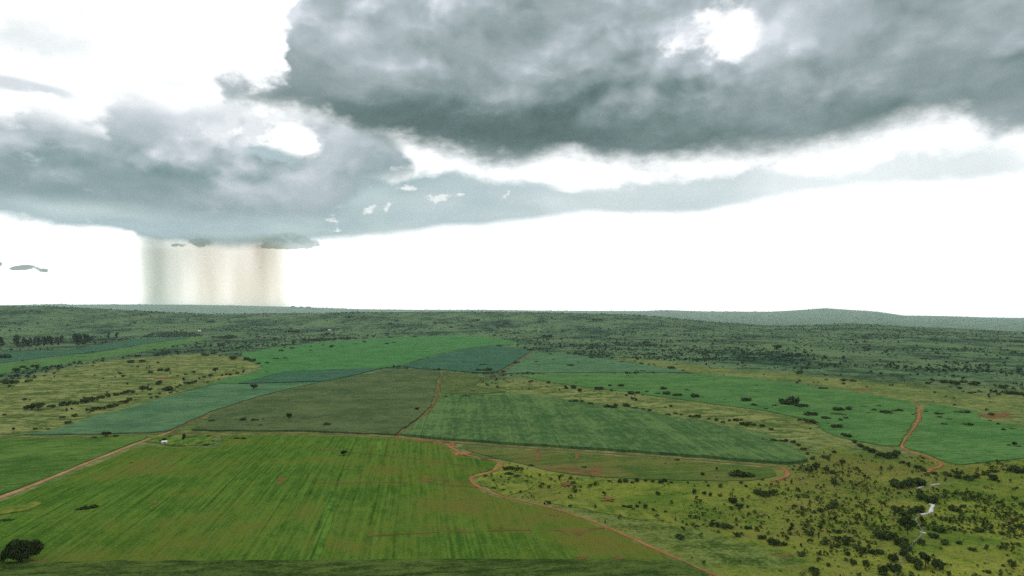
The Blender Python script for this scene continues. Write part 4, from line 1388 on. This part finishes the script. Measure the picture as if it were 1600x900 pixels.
def box_mesh(name, x0, x1, y0, y1, z0, z1):
    V = [(x, y, z) for x in (x0, x1) for y in (y0, y1) for z in (z0, z1)]
    F = [(0, 1, 3, 2), (4, 6, 7, 5), (0, 4, 5, 1), (2, 3, 7, 6), (0, 2, 6, 4), (1, 5, 7, 3)]
    return np_mesh(name, V, F)


def hut(px, py, w, dpt, hh, yaw, label, group=None, name='hut', k=1.0):
    x, y = hit(px, py)
    e = put(name, None, None, label=label, cat='hut' if name == 'hut' else 'house', group=group)
    e.location = (x, y, float(H(x, y)))
    e.rotation_euler = (0, 0, yaw)
    put('wall', box_mesh('wall', -w / 2, w / 2, -dpt / 2, dpt / 2, -0.4, hh), M_wall, e)
    rise = w * 0.0 + dpt * 0.22
    ov = 0.3
    V = [(-w / 2 - ov, -dpt / 2 - ov, hh - 0.05), (w / 2 + ov, -dpt / 2 - ov, hh - 0.05), (w / 2 + ov, 0, hh + rise), (-w / 2 - ov, 0, hh + rise), (-w / 2 - ov, dpt / 2 + ov, hh - 0.05), (w / 2 + ov, dpt / 2 + ov, hh - 0.05)]
    V = V + [(a, b_, c_ + 0.08) for a, b_, c_ in V]
    F = [(0, 3, 2, 1), (3, 4, 5, 2), (6, 7, 8, 9), (9, 8, 11, 10), (0, 1, 7, 6), (4, 10, 11, 5), (1, 2, 8, 7), (2, 5, 11, 8), (0, 6, 9, 3), (3, 9, 10, 4)]
    put('roof', np_mesh('roof', V, F), M_tin, e)
    put('door', box_mesh('door', -w * 0.12, w * 0.12, -dpt / 2 - 0.03, -dpt / 2 + 0.05, 0, min(2.0, hh * 0.85)), M_door, e)
    put('window', box_mesh('window', w * 0.22, w * 0.38, -dpt / 2 - 0.03, -dpt / 2 + 0.05, hh * 0.4, hh * 0.75), M_door, e)
    return e


hut(257, 694, 3.4, 2.6, 2.0, 0.3, 'small white hut in the bright garden plot at left')
hut(328, 503, 14, 8, 4, 0.0, 'tiny pale farmhouse in trees on the far left slope', name='house')
hut(515, 517, 12, 7, 4, 0.1, 'tiny pale farmhouse above the hedge of the bright green field', name='house')
hut(312, 518, 12, 7, 4, 0.0, 'tiny pale farmhouse behind the dark mound', name='house')

# ------------------------------------------------------------------ masts on the far slope
M_steel, _g, _b = mat_new('dark_steel')
_b.inputs['Base Color'].default_value = (0.05, 0.055, 0.055, 1)


def mast(px, py, hp, label):
    x, y, z, W, Hh = stand(px, py, 1, hp)
    e = put('lattice_mast', None, None, label=label, cat='mast')
    e.location = (x, y, z - 1)
    r = Hh * 0.085
    legs = []
    for a in range(4):
        t = math.pi / 4 + a * math.pi / 2
        legs.append((math.cos(t), math.sin(t)))
    for cx, cy in legs:
        put('leg', tubes_mesh('leg', [([(cx * r, cy * r, 0), (cx * r * 0.5, cy * r * 0.5, Hh)], [Hh * 0.02, Hh * 0.014])]), M_steel, e)
    br_ = []
    for k in range(7):
        z0, z1 = Hh * k / 7, Hh * (k + 1) / 7
        f0, f1 = r * (1 - 0.5 * k / 7), r * (1 - 0.5 * (k + 1) / 7)
        for a in range(4):
            p, q = legs[a], legs[(a + 1) % 4]
            br_.append(([(p[0] * f0, p[1] * f0, z0), (q[0] * f1, q[1] * f1, z1)], [Hh * 0.01] * 2))
    put('bracing', tubes_mesh('bracing', br_), M_steel, e)
    put('head', box_mesh('head', -r * 0.9, r * 0.9, -r * 0.6, r * 0.6, Hh * 0.97, Hh * 1.03), M_steel, e)
    return e


mast(552, 489, 5.5, 'left one of the two dark masts on the far slope')
mast(558, 488.5, 6.0, 'right one of the two dark masts on the far slope')
mast(295, 498, 7, 'single dark mast on the far left slope')

# ------------------------------------------------------------------ stream
M_water, _g, _b = mat_new('water')
_b.inputs['Base Color'].default_value = (0.10, 0.10, 0.08, 1)
_b.inputs['Roughness'].default_value = 0.12
_b.inputs['Specular IOR Level'].default_value = 0.5
_n = _g.noise(X(_g, _g.node('ShaderNodeNewGeometry').outputs['Position']), 0.8, 3, 0.5)
bump(_g, _b, _n, 0.15, 0.1)
M_foam, _g, _b = mat_new('white_water')
_n = _g.noise(X(_g, _g.node('ShaderNodeNewGeometry').outputs['Position']), 0.7, 4, 0.7)
_c = _g.mix(_g.ss(_n, 0.35, 0.6), (0.30, 0.28, 0.25), (0.60, 0.60, 0.60))
_g.nt.links.new(_c.s, _b.inputs['Base Color'])
_b.inputs['Roughness'].default_value = 0.3
strip('stream', [(1490, 754), (1465, 757), (1447, 761), (1432, 765), (1440, 775), (1455, 786), (1456, 797), (1440, 804), (1428, 812), (1438, 822), (1443, 833), (1428, 846), (1415, 865), (1400, 890), (1390, 915), (1380, 950)], [0.3, 0.4, 0.4, 0.4, 0.5, 0.8, 0.8, 0.5, 0.4, 0.4, 0.4, 0.3, 0.3, 0.3], M_water, 0.05,
      label='narrow stream winding through the thicket on the right')


def rapids(pts, w, seed):
    o = strip('white_water', pts, w, M_foam, 0.35, rag=0.6, seed=seed)
    o['label'] = 'white water of the stream in the thicket'
    return o


rapids([(1457, 789), (1456, 795), (1453, 801)], [1.6, 2.2, 1.6], 71)
rapids([(1453, 801), (1445, 803.5), (1438, 804.5)], [1.2, 1.4, 0.7], 72)
rapids([(1452, 787.5), (1457, 789)], [0.6, 1.0], 77)
rapids([(1468, 756.5), (1460, 757.5), (1452, 759)], [0.3, 0.7, 0.3], 73)
rapids([(1443, 760.5), (1437, 762), (1433, 764)], [0.3, 0.6, 0.3], 74)
rapids([(1437, 831.5), (1444, 833), (1447, 834)], [0.2, 0.6, 0.2], 75)


# ------------------------------------------------------------------ uncounted scrub
def scatter(name, x, y, size, asp, mat, label, seed, n=9, leaf=0.30):
    """low clumps of leafy faces, one object for a mass nobody could count"""
    rs = np.random.default_rng(seed)
    protos = []
    for k in range(6):
        V, F = leaf_cloud([(0.16 * rs.normal(), 0.16 * rs.normal(), 0.35 + 0.2 * rs.random(), 0.32, 0.32, 0.34) for _ in range(3)], n, leaf, rs)
        protos.append(V)
    z = H(x, y)
    N = len(x)
    a = rs.random(N) * 6.283
    ca, sa = np.cos(a), np.sin(a)
    out_ = np.empty((N, 4 * n, 3), np.float32)
    pk = rs.integers(0, 6, N)
    for k in range(6):
        i = np.where(pk == k)[0]
        v = protos[k]
        out_[i, :, 0] = x[i, None] + size[i, None] * (v[None, :, 0] * ca[i, None] - v[None, :, 1] * sa[i, None])
        out_[i, :, 1] = y[i, None] + size[i, None] * (v[None, :, 0] * sa[i, None] + v[None, :, 1] * ca[i, None])
        out_[i, :, 2] = z[i, None] + (size * asp)[i, None] * v[None, :, 2] - 0.05
    me = np_mesh(name, out_.reshape(-1, 3), np.arange(N * n * 4).reshape(-1, 4))
    return put(name, me, mat, kind='stuff', label=label)


def clear(x, y, margin=3.0):
    ok = np.ones(x.shape, bool)
    for P_ in FIELDS:
        bb0, bb1 = P_.min(0) - 20, P_.max(0) + 20
        i = np.where(ok & (x > bb0[0]) & (x < bb1[0]) & (y > bb0[1]) & (y < bb1[1]))[0]
        if len(i):
            ok[i] &= ~(sdist(P_, x[i], y[i]) > -margin)
    for P_, w in ROADS:
        bb0, bb1 = P_.min(0) - 20, P_.max(0) + 20
        i = np.where(ok & (x > bb0[0]) & (x < bb1[0]) & (y > bb0[1]) & (y < bb1[1]))[0]
        if len(i):
            d2 = np.min((x[i, None] - P_[None, ::2, 0]) ** 2 + (y[i, None] - P_[None, ::2, 1]) ** 2, axis=1)
            ok[i] &= d2 > (w * 0.5 + margin) ** 2
    return ok


rs = np.random.default_rng(5)
# valley on the right
bb = Z_LUSH[0]
n0 = 80000
x = rs.uniform(bb[:, 0].min(), bb[:, 0].max(), n0)
y = rs.uniform(bb[:, 1].min(), bb[:, 1].max(), n0)
cl = fbm(x / 70, y / 70, 51) + 0.5 * fbm(x / 18, y / 18, 52)
wx = zone(Z_LUSH, x, y, 10) * (0.06 + 0.80 * sstep(0.70, 1.0, cl)) * (0.30 + 0.70 * sstep(60, 260, x)) * (1 - 0.92 * zone(Z_TALL, x, y, 6))
k = rs.random(n0) < wx
x, y = x[k], y[k]
k = clear(x, y, 2.0)
x, y = x[k], y[k]
scatter('valley_scrub', x, y, 0.5 + 2.2 * rs.random(len(x)) ** 4.0, 0.6 + 0.5 * rs.random(len(x)), M_scrub, 'low scattered scrub over the grassy valley at right', 6)

# far bushland
n0 = 150000
a = np.radians(rs.uniform(-44, 44, n0))
d = np.exp(rs.uniform(math.log(800), math.log(5600), n0))
x, y = d * np.sin(a), d * np.cos(a)
cl = 0.6 * fbm(x / 260, y / 260, 61) + 0.6 * fbm(x / 60, y / 60, 62)
op = np.maximum(zone(Z_DRY, x, y, 25), zone(Z_OLIVE, x, y, 25))
wx = (0.06 + 0.94 * sstep(0.52, 0.78, cl)) * (1 - 0.965 * op) * (1 - zone(Z_LUSH, x, y, 10)) * sstep(820, 1300, d)
wx = np.where(d < 1300, np.maximum(wx, 0.02), wx) * 0.42
k = rs.random(n0) < wx
x, y, d = x[k], y[k], d[k]
k = clear(x, y, 6.0)
x, y, d = x[k], y[k], d[k]
scatter('far_scrub', x, y, (2.0 + 5.0 * rs.random(len(x)) ** 2) * (0.75 + d / 5200), 0.5 + 0.4 * rs.random(len(x)), M_far, 'dense dark scrub covering the far slopes', 7, 7, 0.34)

# far ridge and skyline woods
n0 = 9000
a = np.radians(rs.uniform(-44, 44, n0))
d = rs.uniform(17000, 29800, n0)
x, y = d * np.sin(a), d * np.cos(a)
k = rs.random(n0) < sstep(0.5, 0.68, fbm(x / 420, y / 420, 71))
x, y = x[k], y[k]
scatter('ridge_woods', x, y, 16 + 34 * rs.random(len(x)), 0.35 + 0.25 * rs.random(len(x)), M_far, 'woods along the hazy far ridge', 8, 7, 0.34)

# dark mound beyond the tall trees
Pm = poly([(222, 527), (235, 522), (250, 519), (285, 519), (312, 523), (318, 526), (290, 527.5), (250, 528)])
c0 = Pm.mean(0)
n0 = 700
x = rs.uniform(Pm[:, 0].min(), Pm[:, 0].max(), n0)
y = rs.uniform(Pm[:, 1].min(), Pm[:, 1].max(), n0)
k = inside(Pm, x, y)
x, y = x[k], y[k]
scatter('mound_scrub', x, y, 3 + 4 * rs.random(len(x)), 0.7 + 0.4 * rs.random(len(x)), M_far, 'dark scrub on the low mound behind the tall trees', 9, 9)


# ------------------------------------------------------------------ rain shaft under the left cloud, beyond the far ridge
def g_abs(gg, x):
    return gg.m('ABSOLUTE', x)


def rain():
    Y = 39000.0
    def X_(px): return (px - 800) / FPX * Y
    def Z_(py): return CAMH + (YH - py) / FPX * Y
    x0, x1, zb, zt = X_(206), X_(470), -150.0, Z_(362)
    cx, rx, ry = (x0 + x1) / 2, (x1 - x0) / 2, 1650.0
    k = 64
    V, F = [], []
    for lvl in range(7):
        t = lvl / 6
        f = 1.0 + 0.05 * (1 - t)
        for q in range(k):
            w = 2 * math.pi * q / k
            rr = 1 + 0.05 * math.sin(5 * w + 1) + 0.03 * math.sin(11 * w)
            V.append((cx + rx * f * rr * math.cos(w), Y + ry * f * rr * math.sin(w), zb + (zt - zb) * t))
    for lvl in range(6):
        for q in range(k):
            F.append((lvl * k + q, lvl * k + (q + 1) % k, (lvl + 1) * k + (q + 1) % k, (lvl + 1) * k + q))
    me = bpy.data.meshes.new('rain_shaft')
    me.from_pydata(V, [], F + [tuple(range(k))[::-1], tuple(range(6 * k, 7 * k))])
    m_ = bpy.data.materials.new('falling_rain')
    m_.use_nodes = True
    nt = m_.node_tree
    nt.nodes.clear()
    gg = G(nt)
    o = gg.node('ShaderNodeOutputMaterial')
    va = gg.node('ShaderNodeVolumeAbsorption')
    va.inputs['Color'].default_value = (0.50, 0.52, 0.44, 1)
    nt.links.new(va.outputs[0], o.inputs['Volume'])
    pos = X(gg, gg.node('ShaderNodeNewGeometry').outputs['Position'])
    px_, py_, pz_ = gg.sep(pos)
    xx = (px_ - cx) / rx + (pz_ - zb) * (0.000012)
    n1 = gg.noise(gg.xyz(xx * 2.6 + 4.3, py_ / 4000.0, pz_ / 9000.0), 1.0, 2, 0.5)
    n2 = gg.noise(gg.xyz(xx * 14.0, py_ / 1500.0, pz_ / 7000.0), 1.0, 3, 0.55)
    s = gg.ss(n1 + (n2 - 0.5) * 0.2, 0.30, 0.72)
    top = 1.0 - gg.ss(pz_, zt - 1060, zt - 50)
    left = gg.ss(xx, -0.35, -0.72) * 0.70 + gg.ss(xx, 0.25, 0.75) * 0.40
    edge = gg.ss(xx + (n1 - 0.5) * 0.3, -1.0, -0.72) * gg.ss(xx + (n2 - 0.5) * 0.3, 1.02, 0.6)
    gg.put(va.inputs['Color'], gg.mix(gg.ss(xx, -0.75, 0.1), (0.50, 0.54, 0.49), (0.58, 0.545, 0.455)))
    dn = (s * 0.55 + left + 0.26) * top * edge * 0.00072
    gg.put(va.inputs['Density'], dn)
    m_.cycles.volume_step_rate = 0.5
    put('rain_shaft', me, m_, kind='stuff', label='pale rain shaft falling from the left cloud behind the horizon')


rain()


# ------------------------------------------------------------------ haze
def haze():
    me = box_mesh('haze', -33200, 33200, -33200, 33200, ZLOW - 1.0, ZTOP + 2.0)
    m_ = bpy.data.materials.new('haze')
    m_.use_nodes = True
    nt = m_.node_tree
    nt.nodes.clear()
    gg = G(nt)
    o = gg.node('ShaderNodeOutputMaterial')
    pv = gg.node('ShaderNodeVolumePrincipled')
    pv.inputs['Color'].default_value = (0.76, 0.95, 0.95, 1)
    pv.inputs['Density'].default_value = HAZE
    pv.inputs['Anisotropy'].default_value = 0.25
    nt.links.new(pv.outputs[0], o.inputs['Volume'])
    ob = put('haze', me, m_, kind='stuff', label='thin bluish haze over the plain')
    return ob


HAZE = 2.4e-5
_z = np.empty(len(terrain.data.vertices) * 3, np.float32)
terrain.data.vertices.foreach_get('co', _z)
ZLOW, ZTOP = float(_z[2::3].min()), max(float(_z[2::3].max()) + 20.0, CAMH + 20.0)
haze()
